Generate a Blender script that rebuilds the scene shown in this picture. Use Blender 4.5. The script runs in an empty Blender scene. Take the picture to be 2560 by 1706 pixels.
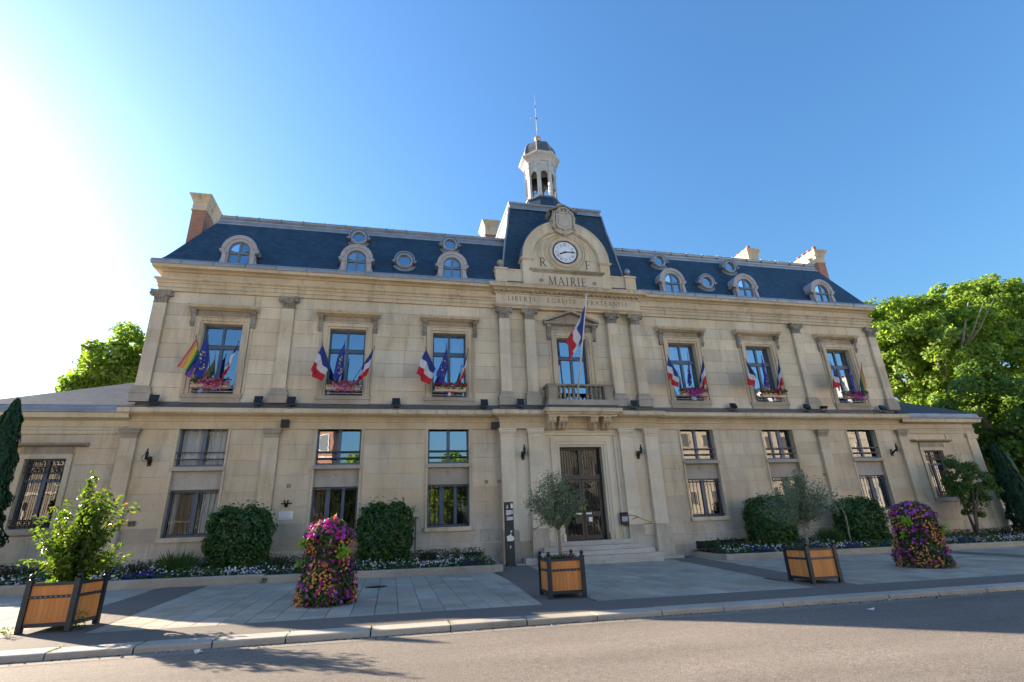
import bpy, math, random
import numpy as np
from mathutils import Vector, Matrix
random.seed(7); rng = np.random.default_rng(7)
sc = bpy.context.scene
rad = math.radians

# ------------------------------------------------------------------ camera
cam_d = bpy.data.cameras.new('camera'); cam = bpy.data.objects.new('camera', cam_d)
sc.collection.objects.link(cam); sc.camera = cam
cam_d.sensor_width = 36.0; cam_d.sensor_fit = 'HORIZONTAL'
cam_d.lens = 36.0*1284.695/2560; cam_d.clip_start = 0.05; cam_d.clip_end = 3000
YAW, PITCH, ROLL = 0.232787, 0.353450, -0.042474
def cam_axes():
    cy, sy, cp, sp = math.cos(YAW), math.sin(YAW), math.cos(PITCH), math.sin(PITCH)
    f = Vector((sy*cp, cy*cp, sp)); r = Vector((cy, -sy, 0)); u = r.cross(f)
    c, s = math.cos(ROLL), math.sin(ROLL)
    return r*c+u*s, -r*s+u*c, f
_r, _u, _f = cam_axes()
cam.matrix_world = Matrix(((_r.x, _u.x, -_f.x, -8.2088), (_r.y, _u.y, -_f.y, -22.1393), (_r.z, _u.z, -_f.z, 1.3553), (0, 0, 0, 1)))

# ------------------------------------------------------------------ light
SUN_EL = rad(20.5); SUN_H = Vector((-0.772, 0.636, 0)).normalized()
SUNV = Vector((SUN_H.x*math.cos(SUN_EL), SUN_H.y*math.cos(SUN_EL), math.sin(SUN_EL)))
world = bpy.data.worlds.new('World'); sc.world = world; world.use_nodes = True
wn = world.node_tree.nodes; wl = world.node_tree.links
sky = wn.new('ShaderNodeTexSky'); sky.sky_type = 'NISHITA'; sky.sun_disc = False
sky.sun_elevation = SUN_EL; sky.sun_rotation = math.atan2(SUN_H.x, SUN_H.y)
sky.altitude = 0; sky.air_density = 1.9; sky.dust_density = 1.8; sky.ozone_density = 10.0
wn['Background'].inputs['Strength'].default_value = 0.052
wl.new(sky.outputs['Color'], wn['Background'].inputs['Color'])
sun_d = bpy.data.lights.new('sun', 'SUN'); sun_d.energy = 3.75; sun_d.angle = rad(0.5); sun_d.color = (1.0, 0.83, 0.63)
sun = bpy.data.objects.new('sun', sun_d); sc.collection.objects.link(sun)
sun.rotation_euler = SUNV.to_track_quat('Z', 'Y').to_euler()
vs = sc.view_settings; vs.view_transform = 'Standard'; vs.look = 'None'; vs.gamma = 1.0; vs.use_curve_mapping = False
vs.exposure = 2.54
sc.cycles.max_bounces = 8; sc.cycles.transparent_max_bounces = 16; sc.cycles.diffuse_bounces = 4
sc.cycles.use_denoising = True; sc.cycles.sample_clamp_indirect = 8

# ------------------------------------------------------------------ materials
MAT = {}
def newmat(name):
    m = bpy.data.materials.new(name); m.use_nodes = True
    n = m.node_tree.nodes; l = m.node_tree.links
    MAT[name] = m
    return m, n, l, n['Principled BSDF']
def noise(n, l, scale, detail=4, rough=0.55, coord='Object', stretch=None):
    tc = n.new('ShaderNodeTexCoord'); t = n.new('ShaderNodeTexNoise')
    t.inputs['Scale'].default_value = scale; t.inputs['Detail'].default_value = detail; t.inputs['Roughness'].default_value = rough
    if coord == 'World':
        g = n.new('ShaderNodeNewGeometry'); src = g.outputs['Position']
    else: src = tc.outputs[coord]
    if stretch:
        mp = n.new('ShaderNodeMapping'); mp.inputs['Scale'].default_value = stretch
        l.new(src, mp.inputs['Vector']); src = mp.outputs['Vector']
    l.new(src, t.inputs['Vector'])
    return t.outputs['Fac']
def ramp(n, l, fac, stops):
    r = n.new('ShaderNodeValToRGB'); e = r.color_ramp.elements
    while len(e) < len(stops): e.new(0.5)
    for k, (p, c) in enumerate(stops):
        e[k].position = p; e[k].color = (*c, 1) if len(c) == 3 else c
    l.new(fac, r.inputs['Fac']); return r.outputs['Color']
def mixc(n, l, fac, a, b, mode='MIX'):
    m = n.new('ShaderNodeMix'); m.data_type = 'RGBA'; m.blend_type = mode
    for v, s in ((fac, 'Factor'), (a, 'A'), (b, 'B')):
        k = {'Factor': 0, 'A': 6, 'B': 7}[s]
        if hasattr(v, 'is_linked') or isinstance(v, bpy.types.NodeSocket): l.new(v, m.inputs[k])
        elif s == 'Factor': m.inputs[0].default_value = v
        else: m.inputs[k].default_value = (*v, 1)
    return m.outputs[2]
def bump(n, l, h, b, strength=0.3, dist=0.02):
    bp = n.new('ShaderNodeBump'); bp.inputs['Strength'].default_value = strength; bp.inputs['Distance'].default_value = dist
    l.new(h, bp.inputs['Height']); l.new(bp.outputs['Normal'], b.inputs['Normal'])
def rnd(n, l):
    oi = n.new('ShaderNodeObjectInfo'); g = n.new('ShaderNodeNewGeometry')
    a = n.new('ShaderNodeMath'); a.operation = 'ADD'; l.new(oi.outputs['Random'], a.inputs[0]); l.new(g.outputs['Random Per Island'], a.inputs[1])
    f = n.new('ShaderNodeMath'); f.operation = 'FRACT'; l.new(a.outputs[0], f.inputs[0]); return f.outputs[0]
def plain(name, col, rough=0.6, metal=0.0, vary=0.12, nscale=6, bmp=0.0, spec=0.5):
    m, n, l, b = newmat(name)
    f = noise(n, l, nscale, 5, 0.6, 'World')
    c = ramp(n, l, f, [(0.3, tuple(x*(1-vary) for x in col)), (0.7, tuple(min(1, x*(1+vary)) for x in col))])
    l.new(c, b.inputs['Base Color']); b.inputs['Roughness'].default_value = rough; b.inputs['Metallic'].default_value = metal
    b.inputs['Specular IOR Level'].default_value = spec
    if bmp: bump(n, l, noise(n, l, nscale*6, 4, 0.6, 'World'), b, bmp, 0.01)
    return m
def stone(name, c0, c1, c2, stain=(0.10, 0.095, 0.085), samount=0.35, sscale=0.9, streak=True, blocks=0.14):
    m, n, l, b = newmat(name)
    big = noise(n, l, 0.55, 5, 0.6, 'World')
    base = ramp(n, l, big, [(0.32, c0), (0.5, c1), (0.68, c2)])
    r = rnd(n, l)
    br = ramp(n, l, r, [(0.0, (1-blocks,)*3), (0.25, (1.0, 0.965, 0.90)), (0.5, (0.97, 1.0, 1.0)), (0.75, (1.0-blocks*.5, 1.0-blocks*.45, 1.0-blocks*.3)), (1.0, (1+blocks*0.7, 1+blocks*0.6, 1+blocks*0.4))])
    col = mixc(n, l, 1.0, base, br, 'MULTIPLY')
    st = noise(n, l, sscale, 8, 0.68, 'World', (1.6, 1.6, 0.38) if streak else None)
    sm = ramp(n, l, st, [(0.53, (0, 0, 0)), (0.80, (1, 1, 1))])
    sf = n.new('ShaderNodeMath'); sf.operation = 'MULTIPLY'; l.new(sm, sf.inputs[0]); sf.inputs[1].default_value = samount
    col = mixc(n, l, sf.outputs[0], col, stain)
    s2 = noise(n, l, 2.6, 5, 0.7, 'World', (1.0, 1.0, 0.07)); m2 = ramp(n, l, s2, [(0.50, (0, 0, 0)), (0.74, (1, 1, 1))])
    f2 = n.new('ShaderNodeMath'); f2.operation = 'MULTIPLY'; l.new(m2, f2.inputs[0]); f2.inputs[1].default_value = samount*0.75 if streak else 0.0
    col = mixc(n, l, f2.outputs[0], col, tuple(0.5*(a+b) for a, b in zip(stain, c0)))
    fine = noise(n, l, 14, 6, 0.7, 'World')
    fr = ramp(n, l, fine, [(0.3, (0.90, 0.90, 0.89)), (0.7, (1.06, 1.06, 1.06))])
    col = mixc(n, l, 1.0, col, fr, 'MULTIPLY')
    l.new(col, b.inputs['Base Color']); b.inputs['Roughness'].default_value = 0.85; b.inputs['Specular IOR Level'].default_value = 0.25
    bump(n, l, noise(n, l, 35, 6, 0.7, 'World'), b, 0.35, 0.006)
    return m
stone('stone', (0.54, 0.45, 0.325), (0.61, 0.525, 0.395), (0.66, 0.575, 0.45), samount=0.55, blocks=0.20)
stone('stone_clean', (0.58, 0.49, 0.37), (0.64, 0.56, 0.44), (0.69, 0.61, 0.49), samount=0.28, blocks=0.12)
stone('stone_low', (0.49, 0.395, 0.275), (0.56, 0.47, 0.345), (0.61, 0.53, 0.41), samount=0.62, blocks=0.16)
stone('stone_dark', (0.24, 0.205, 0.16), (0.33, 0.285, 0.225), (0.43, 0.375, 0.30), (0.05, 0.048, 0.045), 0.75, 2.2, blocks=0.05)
stone('stone_base', (0.36, 0.31, 0.24), (0.46, 0.405, 0.325), (0.56, 0.50, 0.415), (0.12, 0.115, 0.105), 0.55, 1.5, True, 0.2)
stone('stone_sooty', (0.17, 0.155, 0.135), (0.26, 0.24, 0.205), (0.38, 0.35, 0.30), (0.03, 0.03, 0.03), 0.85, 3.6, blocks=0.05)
stone('stone_grey', (0.29, 0.26, 0.22), (0.36, 0.325, 0.28), (0.43, 0.395, 0.345), samount=0.4, blocks=0.05)
stone('stone_trim', (0.48, 0.395, 0.28), (0.56, 0.47, 0.345), (0.62, 0.53, 0.41), (0.09, 0.085, 0.078), 0.7, 1.8, blocks=0.08)
stone('stone_gold', (0.43, 0.34, 0.225), (0.51, 0.415, 0.285), (0.57, 0.475, 0.345), (0.12, 0.105, 0.09), 0.35, 1.3, blocks=0.05)  # warm stone; on the balcony brackets it stands in for golden light
stone('stone_step', (0.40, 0.36, 0.305), (0.48, 0.44, 0.38), (0.55, 0.505, 0.44), (0.10, 0.09, 0.08), 0.5, 2.0, False, 0.08)
stone('shield_stone', (0.34, 0.315, 0.27), (0.44, 0.41, 0.355), (0.50, 0.475, 0.42), (0.07, 0.065, 0.055), 0.75, 3.0, blocks=0.03)
stone('kerb_stone', (0.33, 0.295, 0.25), (0.38, 0.345, 0.30), (0.43, 0.39, 0.345), (0.10, 0.09, 0.08), 0.5, 1.8, False, 0.14)
stone('bed_kerb_stone', (0.30, 0.26, 0.21), (0.36, 0.315, 0.26), (0.41, 0.37, 0.31), (0.12, 0.10, 0.08), 0.5, 1.8, False, 0.10)
stone('slab_stone', (0.32, 0.29, 0.24), (0.37, 0.34, 0.285), (0.42, 0.39, 0.335), (0.11, 0.105, 0.095), 0.4, 1.2, False, 0.22)
def slate(name, c, scale=1.0, rough=0.5):
    m, n, l, b = newmat(name)
    g = n.new('ShaderNodeNewGeometry'); sp = n.new('ShaderNodeSeparateXYZ'); l.new(g.outputs['Position'], sp.inputs[0])
    ad = n.new('ShaderNodeMath'); ad.operation = 'ADD'; l.new(sp.outputs['X'], ad.inputs[0]); l.new(sp.outputs['Y'], ad.inputs[1])
    cb = n.new('ShaderNodeCombineXYZ'); l.new(ad.outputs[0], cb.inputs['X']); l.new(sp.outputs['Z'], cb.inputs['Y'])
    br = n.new('ShaderNodeTexBrick'); br.inputs['Scale'].default_value = scale
    br.inputs['Brick Width'].default_value = 0.26; br.inputs['Row Height'].default_value = 0.11; br.inputs['Mortar Size'].default_value = 0.006
    br.inputs['Color1'].default_value = (*[x*0.75 for x in c], 1); br.inputs['Color2'].default_value = (*[x*1.3 for x in c], 1)
    br.inputs['Mortar'].default_value = (*[x*0.35 for x in c], 1); l.new(cb.outputs[0], br.inputs['Vector'])
    big = noise(n, l, 0.8, 6, 0.65, 'World', (1, 1, 0.5))
    v = ramp(n, l, big, [(0.3, (0.75, 0.78, 0.82)), (0.7, (1.25, 1.22, 1.18))])
    l.new(mixc(n, l, 1.0, br.outputs['Color'], v, 'MULTIPLY'), b.inputs['Base Color'])
    b.inputs['Roughness'].default_value = rough; b.inputs['Specular IOR Level'].default_value = 0.45
    bump(n, l, br.outputs['Fac'], b, 0.5, -0.006)
    return m
slate('slate', (0.018, 0.046, 0.082)); slate('slate_wing', (0.050, 0.053, 0.060), 0.8, 0.6); slate('slate_lead', (0.10, 0.105, 0.11), 1.2)
def brickmat(name):
    m, n, l, b = newmat(name)
    g = n.new('ShaderNodeNewGeometry'); sp = n.new('ShaderNodeSeparateXYZ'); l.new(g.outputs['Position'], sp.inputs[0])
    ad = n.new('ShaderNodeMath'); ad.operation = 'ADD'; l.new(sp.outputs['X'], ad.inputs[0]); l.new(sp.outputs['Y'], ad.inputs[1])
    cb = n.new('ShaderNodeCombineXYZ'); l.new(ad.outputs[0], cb.inputs['X']); l.new(sp.outputs['Z'], cb.inputs['Y'])
    br = n.new('ShaderNodeTexBrick'); br.inputs['Scale'].default_value = 1.0
    br.inputs['Brick Width'].default_value = 0.23; br.inputs['Row Height'].default_value = 0.075; br.inputs['Mortar Size'].default_value = 0.008
    br.inputs['Color1'].default_value = (0.30, 0.12, 0.075, 1); br.inputs['Color2'].default_value = (0.38, 0.17, 0.11, 1); br.inputs['Mortar'].default_value = (0.36, 0.27, 0.21, 1)
    l.new(cb.outputs[0], br.inputs['Vector']); l.new(br.outputs['Color'], b.inputs['Base Color']); b.inputs['Roughness'].default_value = 0.9
    bump(n, l, br.outputs['Fac'], b, 0.4, -0.008)
brickmat('brick')
plain('zinc', (0.24, 0.27, 0.31), 0.42, 0.35, 0.18, 1.6)
plain('zinc_dark', (0.15, 0.165, 0.185), 0.5, 0.3, 0.2, 1.6)
plain('lead_dark', (0.085, 0.088, 0.095), 0.6, 0.2, 0.25, 2)
plain('lead_pale', (0.36, 0.345, 0.36), 0.6, 0.1, 0.14, 2.5)
plain('frame_blue', (0.060, 0.10, 0.155), 0.45, 0, 0.12, 4)
plain('frame_grey', (0.13, 0.16, 0.19), 0.5, 0, 0.12, 4)
plain('iron_blue', (0.012, 0.02, 0.04), 0.4, 0.1, 0.1, 5)
plain('iron_black', (0.012, 0.012, 0.014), 0.45, 0.2, 0.2, 6)
plain('door_dark', (0.022, 0.018, 0.019), 0.4, 0, 0.2, 4)
stone('white_paint', (0.42, 0.43, 0.43), (0.50, 0.51, 0.51), (0.56, 0.57, 0.57), (0.17, 0.155, 0.14), 0.5, 4.0, blocks=0.05)
plain('copper_pink', (0.55, 0.36, 0.27), 0.4, 0.4, 0.12, 5)
plain('rod_white', (0.55, 0.52, 0.50), 0.5)
plain('clock_white', (0.70, 0.74, 0.82), 0.35, 0, 0.03, 3)
plain('clock_black', (0.012, 0.014, 0.022), 0.5)
plain('clock_grey', (0.34, 0.38, 0.46), 0.5)
plain('letter', (0.10, 0.07, 0.045), 0.85, 0, 0.2, 8)
plain('letter_faint', (0.20, 0.16, 0.12), 0.85, 0, 0.2, 8)
plain('brass', (0.46, 0.31, 0.09), 0.35, 0.8, 0.15, 10)
plain('box_beige', (0.52, 0.40, 0.28), 0.6)
plain('paper', (0.72, 0.72, 0.70), 0.7, 0, 0.05)
plain('paper_dirty', (0.5, 0.5, 0.48), 0.7, 0, 0.3, 9)
plain('poster_red', (0.45, 0.05, 0.06), 0.6)
plain('kiosk_green', (0.018, 0.030, 0.030), 0.4, 0.2, 0.2, 4)
plain('planter_metal', (0.020, 0.030, 0.045), 0.42, 0.3, 0.15, 5, 0.1)
plain('rivet', (0.35, 0.38, 0.42), 0.35, 0.8)
plain('soil', (0.045, 0.03, 0.02), 0.95, 0, 0.4, 9, 0.8)
plain('mortar', (0.07, 0.064, 0.058), 0.95, 0, 0.3, 3)
plain('pots', (0.34, 0.10, 0.06), 0.7)
plain('plaque', (0.70, 0.69, 0.67), 0.4, 0, 0.05)
plain('pole_white', (0.60, 0.58, 0.55), 0.4)
plain('pole_dark', (0.05, 0.045, 0.05), 0.5)
plain('far_paving', (0.44, 0.40, 0.34), 0.9, 0, 0.12, 0.6)
plain('interior', (0.025, 0.025, 0.028), 0.95)
plain('curtain', (0.55, 0.56, 0.58), 0.9, 0, 0.1, 3)
plain('blind_blue', (0.30, 0.36, 0.44), 0.8, 0, 0.15, 3)
def woodmat():
    m, n, l, b = newmat('board_wood')
    gr = noise(n, l, 5, 6, 0.6, 'Object', (6, 6, 0.6))
    c = ramp(n, l, gr, [(0.25, (0.42, 0.155, 0.035)), (0.55, (0.58, 0.235, 0.062)), (0.8, (0.66, 0.31, 0.10))])
    r = rnd(n, l); v = ramp(n, l, r, [(0, (0.82, 0.80, 0.78)), (1, (1.12, 1.1, 1.08))])
    l.new(mixc(n, l, 1.0, c, v, 'MULTIPLY'), b.inputs['Base Color']); b.inputs['Roughness'].default_value = 0.55
    bump(n, l, gr, b, 0.15, 0.004)
woodmat()
def asphalt(name, c, grain=90, patch=0.35, contrast=0.5):
    m, n, l, b = newmat(name)
    f1 = noise(n, l, grain, 3, 0.7, 'World'); f2 = noise(n, l, 0.35, 6, 0.6, 'World', (0.35, 1.2, 1))
    f3 = noise(n, l, grain*0.28, 4, 0.6, 'World')
    a = ramp(n, l, f1, [(0.32, tuple(x*(1-contrast) for x in c)), (0.68, tuple(x*(1+contrast) for x in c))])
    p = ramp(n, l, f2, [(0.3, (1-patch,)*3), (0.7, (1+patch,)*3)])
    q = ramp(n, l, f3, [(0.3, (0.85,)*3), (0.7, (1.15,)*3)])
    col = mixc(n, l, 1.0, mixc(n, l, 1.0, a, p, 'MULTIPLY'), q, 'MULTIPLY')
    l.new(col, b.inputs['Base Color']); b.inputs['Roughness'].default_value = 0.85; b.inputs['Specular IOR Level'].default_value = 0.3
    bump(n, l, f1, b, 0.7, 0.012)
asphalt('road_asphalt', (0.160, 0.140, 0.120), 48, 0.30, 0.45); asphalt('path_asphalt', (0.15, 0.135, 0.12), 120, 0.12, 0.25)
asphalt('gutter_asphalt', (0.21, 0.185, 0.155), 70, 0.2, 0.25); asphalt('ground_mat', (0.14, 0.13, 0.12), 20, 0.2, 0.2)
def glass(name, refl, tint=(0.75, 0.85, 1.0), ior=1.9):
    m, n, l, b = newmat(name)
    n.remove(b); out = n['Material Output']
    gl = n.new('ShaderNodeBsdfGlossy'); gl.inputs['Roughness'].default_value = 0.006; gl.inputs['Color'].default_value = (*tint, 1)
    tr = n.new('ShaderNodeBsdfTransparent'); tr.inputs['Color'].default_value = (0.72, 0.78, 0.80, 1)
    nb = noise(n, l, 1.6, 2, 0.5, 'World'); bp = n.new('ShaderNodeBump'); bp.inputs['Strength'].default_value = 0.025; bp.inputs['Distance'].default_value = 0.05; l.new(nb, bp.inputs['Height']); l.new(bp.outputs['Normal'], gl.inputs['Normal'])
    lw = n.new('ShaderNodeFresnel'); lw.inputs['IOR'].default_value = ior
    mx = n.new('ShaderNodeMath'); mx.operation = 'ADD'; mx.use_clamp = True; l.new(lw.outputs[0], mx.inputs[0]); mx.inputs[1].default_value = refl
    ms = n.new('ShaderNodeMixShader'); l.new(mx.outputs[0], ms.inputs[0]); l.new(tr.outputs[0], ms.inputs[1]); l.new(gl.outputs[0], ms.inputs[2])
    l.new(ms.outputs[0], out.inputs['Surface'])
glass('glass', 0.30); glass('glass_low', 0.10, (0.95, 0.95, 0.95), 1.45); glass('glass_dark', 0.018, (0.85, 0.9, 0.95), 1.25)
def leaf(name, cols, trans=0.35, rough=0.5, tcol=None):
    m, n, l, b = newmat(name)
    g = n.new('ShaderNodeNewGeometry')
    c = ramp(n, l, g.outputs['Random Per Island'], [(k/(len(cols)-1), q) for k, q in enumerate(cols)])
    l.new(c, b.inputs['Base Color']); b.inputs['Roughness'].default_value = rough; b.inputs['Specular IOR Level'].default_value = 0.35
    out = n['Material Output']; t = n.new('ShaderNodeBsdfTranslucent')
    tc = mixc(n, l, 1.0, c, tcol or (1.9, 2.0, 0.7), 'MULTIPLY'); l.new(tc, t.inputs['Color'])
    ms = n.new('ShaderNodeMixShader'); ms.inputs[0].default_value = trans
    l.new(b.outputs[0], ms.inputs[1]); l.new(t.outputs[0], ms.inputs[2]); l.new(ms.outputs[0], out.inputs['Surface'])
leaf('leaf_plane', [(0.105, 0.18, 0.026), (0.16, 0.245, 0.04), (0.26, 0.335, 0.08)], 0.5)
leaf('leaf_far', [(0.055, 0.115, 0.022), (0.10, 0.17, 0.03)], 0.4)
leaf('leaf_bush', [(0.016, 0.060, 0.012), (0.030, 0.095, 0.018), (0.075, 0.15, 0.03)], 0.18, 0.33)
leaf('leaf_cypress', [(0.008, 0.034, 0.018), (0.016, 0.058, 0.026), (0.03, 0.085, 0.030)], 0.1, 0.6)
leaf('leaf_shrub', [(0.05, 0.115, 0.018), (0.09, 0.165, 0.022), (0.145, 0.205, 0.03)], 0.45, 0.3, (1.8, 1.7, 0.5))
leaf('leaf_pink', [(0.30, 0.12, 0.06), (0.36, 0.18, 0.08)], 0.35)
leaf('leaf_olive', [(0.09, 0.145, 0.08), (0.15, 0.21, 0.125), (0.27, 0.32, 0.23)], 0.2, 0.5, (1.4, 1.5, 1.0))
leaf('leaf_bed', [(0.018, 0.058, 0.014), (0.04, 0.10, 0.022), (0.085, 0.15, 0.03)], 0.2, 0.5)
leaf('leaf_small_tree', [(0.035, 0.085, 0.02), (0.07, 0.14, 0.03), (0.11, 0.18, 0.04)], 0.25, 0.45)  # mid-green leaf tones of the small tree at the right wing
leaf('leaf_brown', [(0.025, 0.022, 0.016), (0.05, 0.035, 0.028), (0.055, 0.05, 0.03)], 0.2, 0.6, (1.3, 1.2, 1.0))
leaf('leaf_silver', [(0.05, 0.10, 0.07), (0.08, 0.14, 0.09)], 0.2, 0.6)
leaf('leaf_lime', [(0.15, 0.28, 0.02), (0.22, 0.36, 0.03)], 0.4, 0.5, (1.6, 1.8, 0.5))
leaf('leaf_spike', [(0.30, 0.10, 0.06), (0.42, 0.16, 0.10)], 0.3, 0.4, (1.5, 1.2, 1.0))
for nm, cs in dict(petal_magenta=[(0.34, 0.012, 0.20), (0.52, 0.035, 0.32)], petal_purple=[(0.22, 0.03, 0.36), (0.45, 0.10, 0.62)], petal_dark=[(0.09, 0.004, 0.05), (0.16, 0.01, 0.08)],
                   petal_orange=[(0.66, 0.27, 0.05), (0.78, 0.42, 0.14)], petal_white=[(0.62, 0.64, 0.70), (0.75, 0.75, 0.78)], petal_blue=[(0.035, 0.015, 0.22), (0.08, 0.03, 0.34)],
                   petal_violet=[(0.30, 0.12, 0.50), (0.42, 0.20, 0.60)], petal_yellow=[(0.55, 0.40, 0.03), (0.62, 0.48, 0.06)], petal_red=[(0.40, 0.012, 0.025), (0.52, 0.03, 0.06)], petal_pink=[(0.48, 0.14, 0.36), (0.55, 0.22, 0.45)]).items():
    leaf(nm, cs, 0.3, 0.55, (1.3, 1.2, 1.3))
plain('bark', (0.10, 0.08, 0.06), 0.9, 0, 0.35, 9, 0.6); plain('bark_plane', (0.24, 0.21, 0.16), 0.85, 0, 0.35, 4, 0.4); plain('bark_olive', (0.20, 0.17, 0.13), 0.9, 0, 0.3, 12, 0.5)
def cloth(name, c):
    m, n, l, b = newmat(name); f = noise(n, l, 9, 3, 0.5, 'World')
    l.new(ramp(n, l, f, [(0.3, tuple(x*0.88 for x in c)), (0.7, tuple(min(1, x*1.06) for x in c))]), b.inputs['Base Color'])
    b.inputs['Roughness'].default_value = 0.7; b.inputs['Sheen Weight'].default_value = 0.1
    out = n['Material Output']; t = n.new('ShaderNodeBsdfTranslucent'); t.inputs['Color'].default_value = (*c, 1)
    ms = n.new('ShaderNodeMixShader'); ms.inputs[0].default_value = 0.3
    l.new(b.outputs[0], ms.inputs[1]); l.new(t.outputs[0], ms.inputs[2]); l.new(ms.outputs[0], out.inputs['Surface'])
for nm, c in dict(flag_blue=(0.012, 0.035, 0.24), flag_navy=(0.006, 0.012, 0.10), flag_white=(0.62, 0.63, 0.68), flag_red=(0.50, 0.008, 0.022), flag_eu=(0.018, 0.04, 0.32), star=(0.75, 0.60, 0.12),
                  rb_red=(0.60, 0.10, 0.08), rb_orange=(0.66, 0.30, 0.16), rb_yellow=(0.62, 0.48, 0.05), rb_green=(0.03, 0.26, 0.08), rb_blue=(0.015, 0.06, 0.30), rb_violet=(0.22, 0.06, 0.38)).items(): cloth(nm, c)

# ------------------------------------------------------------------ mesh helpers
COL = sc.collection
class MB:
    def __init__(s): s.v = []; s.f = []; s.m = []; s.sm = []
    def add(s, vs, fs, m=0, smooth=False):
        o = len(s.v); s.v += [tuple(p) for p in vs]
        for f in fs: s.f.append(tuple(o+i for i in f)); s.m.append(m); s.sm.append(smooth)
        return s
    def box(s, x0, x1, y0, y1, z0, z1, m=0):
        return s.add([(x0,y0,z0),(x1,y0,z0),(x1,y1,z0),(x0,y1,z0),(x0,y0,z1),(x1,y0,z1),(x1,y1,z1),(x0,y1,z1)],
                     [(3,2,1,0),(4,5,6,7),(0,1,5,4),(1,2,6,5),(2,3,7,6),(3,0,4,7)], m)
    def quad(s, a, b, c, d, m=0): return s.add([a,b,c,d], [(0,1,2,3)], m)
    def poly(s, pts, m=0): return s.add(pts, [tuple(range(len(pts)))], m)
    def prism(s, pts, fn, a, b, m=0, smooth=False):
        n = len(pts); s.add([fn(p, a) for p in pts]+[fn(p, b) for p in pts], [(i, (i+1)%n, n+(i+1)%n, n+i) for i in range(n)], m, smooth)
        o = len(s.v)-2*n; s.f += [tuple(o+i for i in range(n))[::-1], tuple(o+n+i for i in range(n))]; s.m += [m, m]; s.sm += [False, False]; return s
    def pxz(s, pts, y0, y1, m=0, smooth=False): return s.prism(pts, lambda p, t: (p[0], t, p[1]), y0, y1, m, smooth)
    def pyz(s, pts, x0, x1, m=0, smooth=False): return s.prism(pts, lambda p, t: (t, p[0], p[1]), x0, x1, m, smooth)
    def pxy(s, pts, z0, z1, m=0, smooth=False): return s.prism(pts, lambda p, t: (p[0], p[1], t), z0, z1, m, smooth)
    def lathe(s, c, prof, n=16, m=0, ax='z', smooth=True, a0=0.0, caps=True):
        vs = []
        for r, h in prof:
            for k in range(n):
                a = a0+2*math.pi*k/n; p, q = r*math.cos(a), r*math.sin(a)
                vs.append((c[0]+p, c[1]+q, c[2]+h) if ax == 'z' else ((c[0]+p, c[1]+h, c[2]+q) if ax == 'y' else (c[0]+h, c[1]+p, c[2]+q)))
        fs = [(j*n+k, j*n+(k+1)%n, (j+1)*n+(k+1)%n, (j+1)*n+k) for j in range(len(prof)-1) for k in range(n)]
        s.add(vs, fs, m, smooth); o = len(s.v)-len(vs)
        for j in ((0, len(prof)-1) if caps else ()):
            if prof[j][0] > 1e-4: s.f.append(tuple(o+j*n+k for k in range(n))); s.m.append(m); s.sm.append(False)
        return s
    def sphere(s, c, r, m=0, n=14, k=9, sz=1.0):
        return s.lathe(c, [(max(1e-5, r*math.sin(math.pi*j/k)), -r*sz*math.cos(math.pi*j/k)) for j in range(k+1)], n, m)
    def tube(s, pts, rads, n=8, m=0, smooth=True):
        pts = [Vector(p) for p in pts]
        if not hasattr(rads, '__len__'): rads = [rads]*len(pts)
        vs = []; prev = None
        for i, p in enumerate(pts):
            d = (pts[min(i+1, len(pts)-1)]-pts[max(i-1, 0)]).normalized()
            a = prev if prev is not None else (Vector((1,0,0)) if abs(d.x) < 0.9 else Vector((0,1,0)))
            u = (a-d*a.dot(d)).normalized(); w = d.cross(u); prev = u
            for k in range(n):
                t = 2*math.pi*k/n; vs.append(p+(u*math.cos(t)+w*math.sin(t))*rads[i])
        fs = [(j*n+k, j*n+(k+1)%n, (j+1)*n+(k+1)%n, (j+1)*n+k) for j in range(len(pts)-1) for k in range(n)]
        fs += [tuple(range(n))[::-1], tuple((len(pts)-1)*n+k for k in range(n))]
        return s.add(vs, fs, m, smooth)
    def arch(s, cx, cz, r0, r1, a0, a1, y0, y1, n=24, m=0):
        vs = []; fs = []
        for k in range(n+1):
            a = rad(a0+(a1-a0)*k/n); c, q = math.cos(a), math.sin(a)
            vs += [(cx+r0*c, y0, cz+r0*q), (cx+r1*c, y0, cz+r1*q), (cx+r1*c, y1, cz+r1*q), (cx+r0*c, y1, cz+r0*q)]
        for k in range(n):
            o = 4*k
            fs += [(o+i, o+(i+1)%4, o+4+(i+1)%4, o+4+i) for i in range(4)]
        fs += [(0,1,2,3), (4*n+3,4*n+2,4*n+1,4*n)]
        return s.add(vs, fs, m)
    def sweep(s, path, prof, closed=False, m=0, mats=None, caps=True, smooth=False):
        n = len(path); P = [Vector((p[0], p[1], 0)) for p in path]; offs = []
        for i in range(n):
            def seg(a, b): d = (P[b]-P[a]).normalized(); return Vector((d.y, -d.x, 0))
            if closed: n0, n1 = seg((i-1) % n, i), seg(i, (i+1) % n)
            else: n0 = seg(max(i-1, 0), max(i, 1)); n1 = seg(min(i, n-2), min(i+1, n-1))
            b = (n0+n1); b = b/(b.dot(n0)) if b.length > 1e-6 else n0
            offs.append(b)
        k = len(prof); o = len(s.v)
        for i in range(n):
            for d, z in prof: q = P[i]+offs[i]*d; s.v.append((q.x, q.y, z))
        for i in range(n if closed else n-1):
            for j in range(k-1):
                a, b = i*k+j, ((i+1) % n)*k+j
                s.f.append((o+a, o+b, o+b+1, o+a+1)); s.m.append(mats[j] if mats else m); s.sm.append(smooth)
        if caps and not closed:
            s.f += [tuple(o+j for j in range(k))[::-1], tuple(o+(n-1)*k+j for j in range(k))]; s.m += [m, m]; s.sm += [False, False]
        return s
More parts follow.
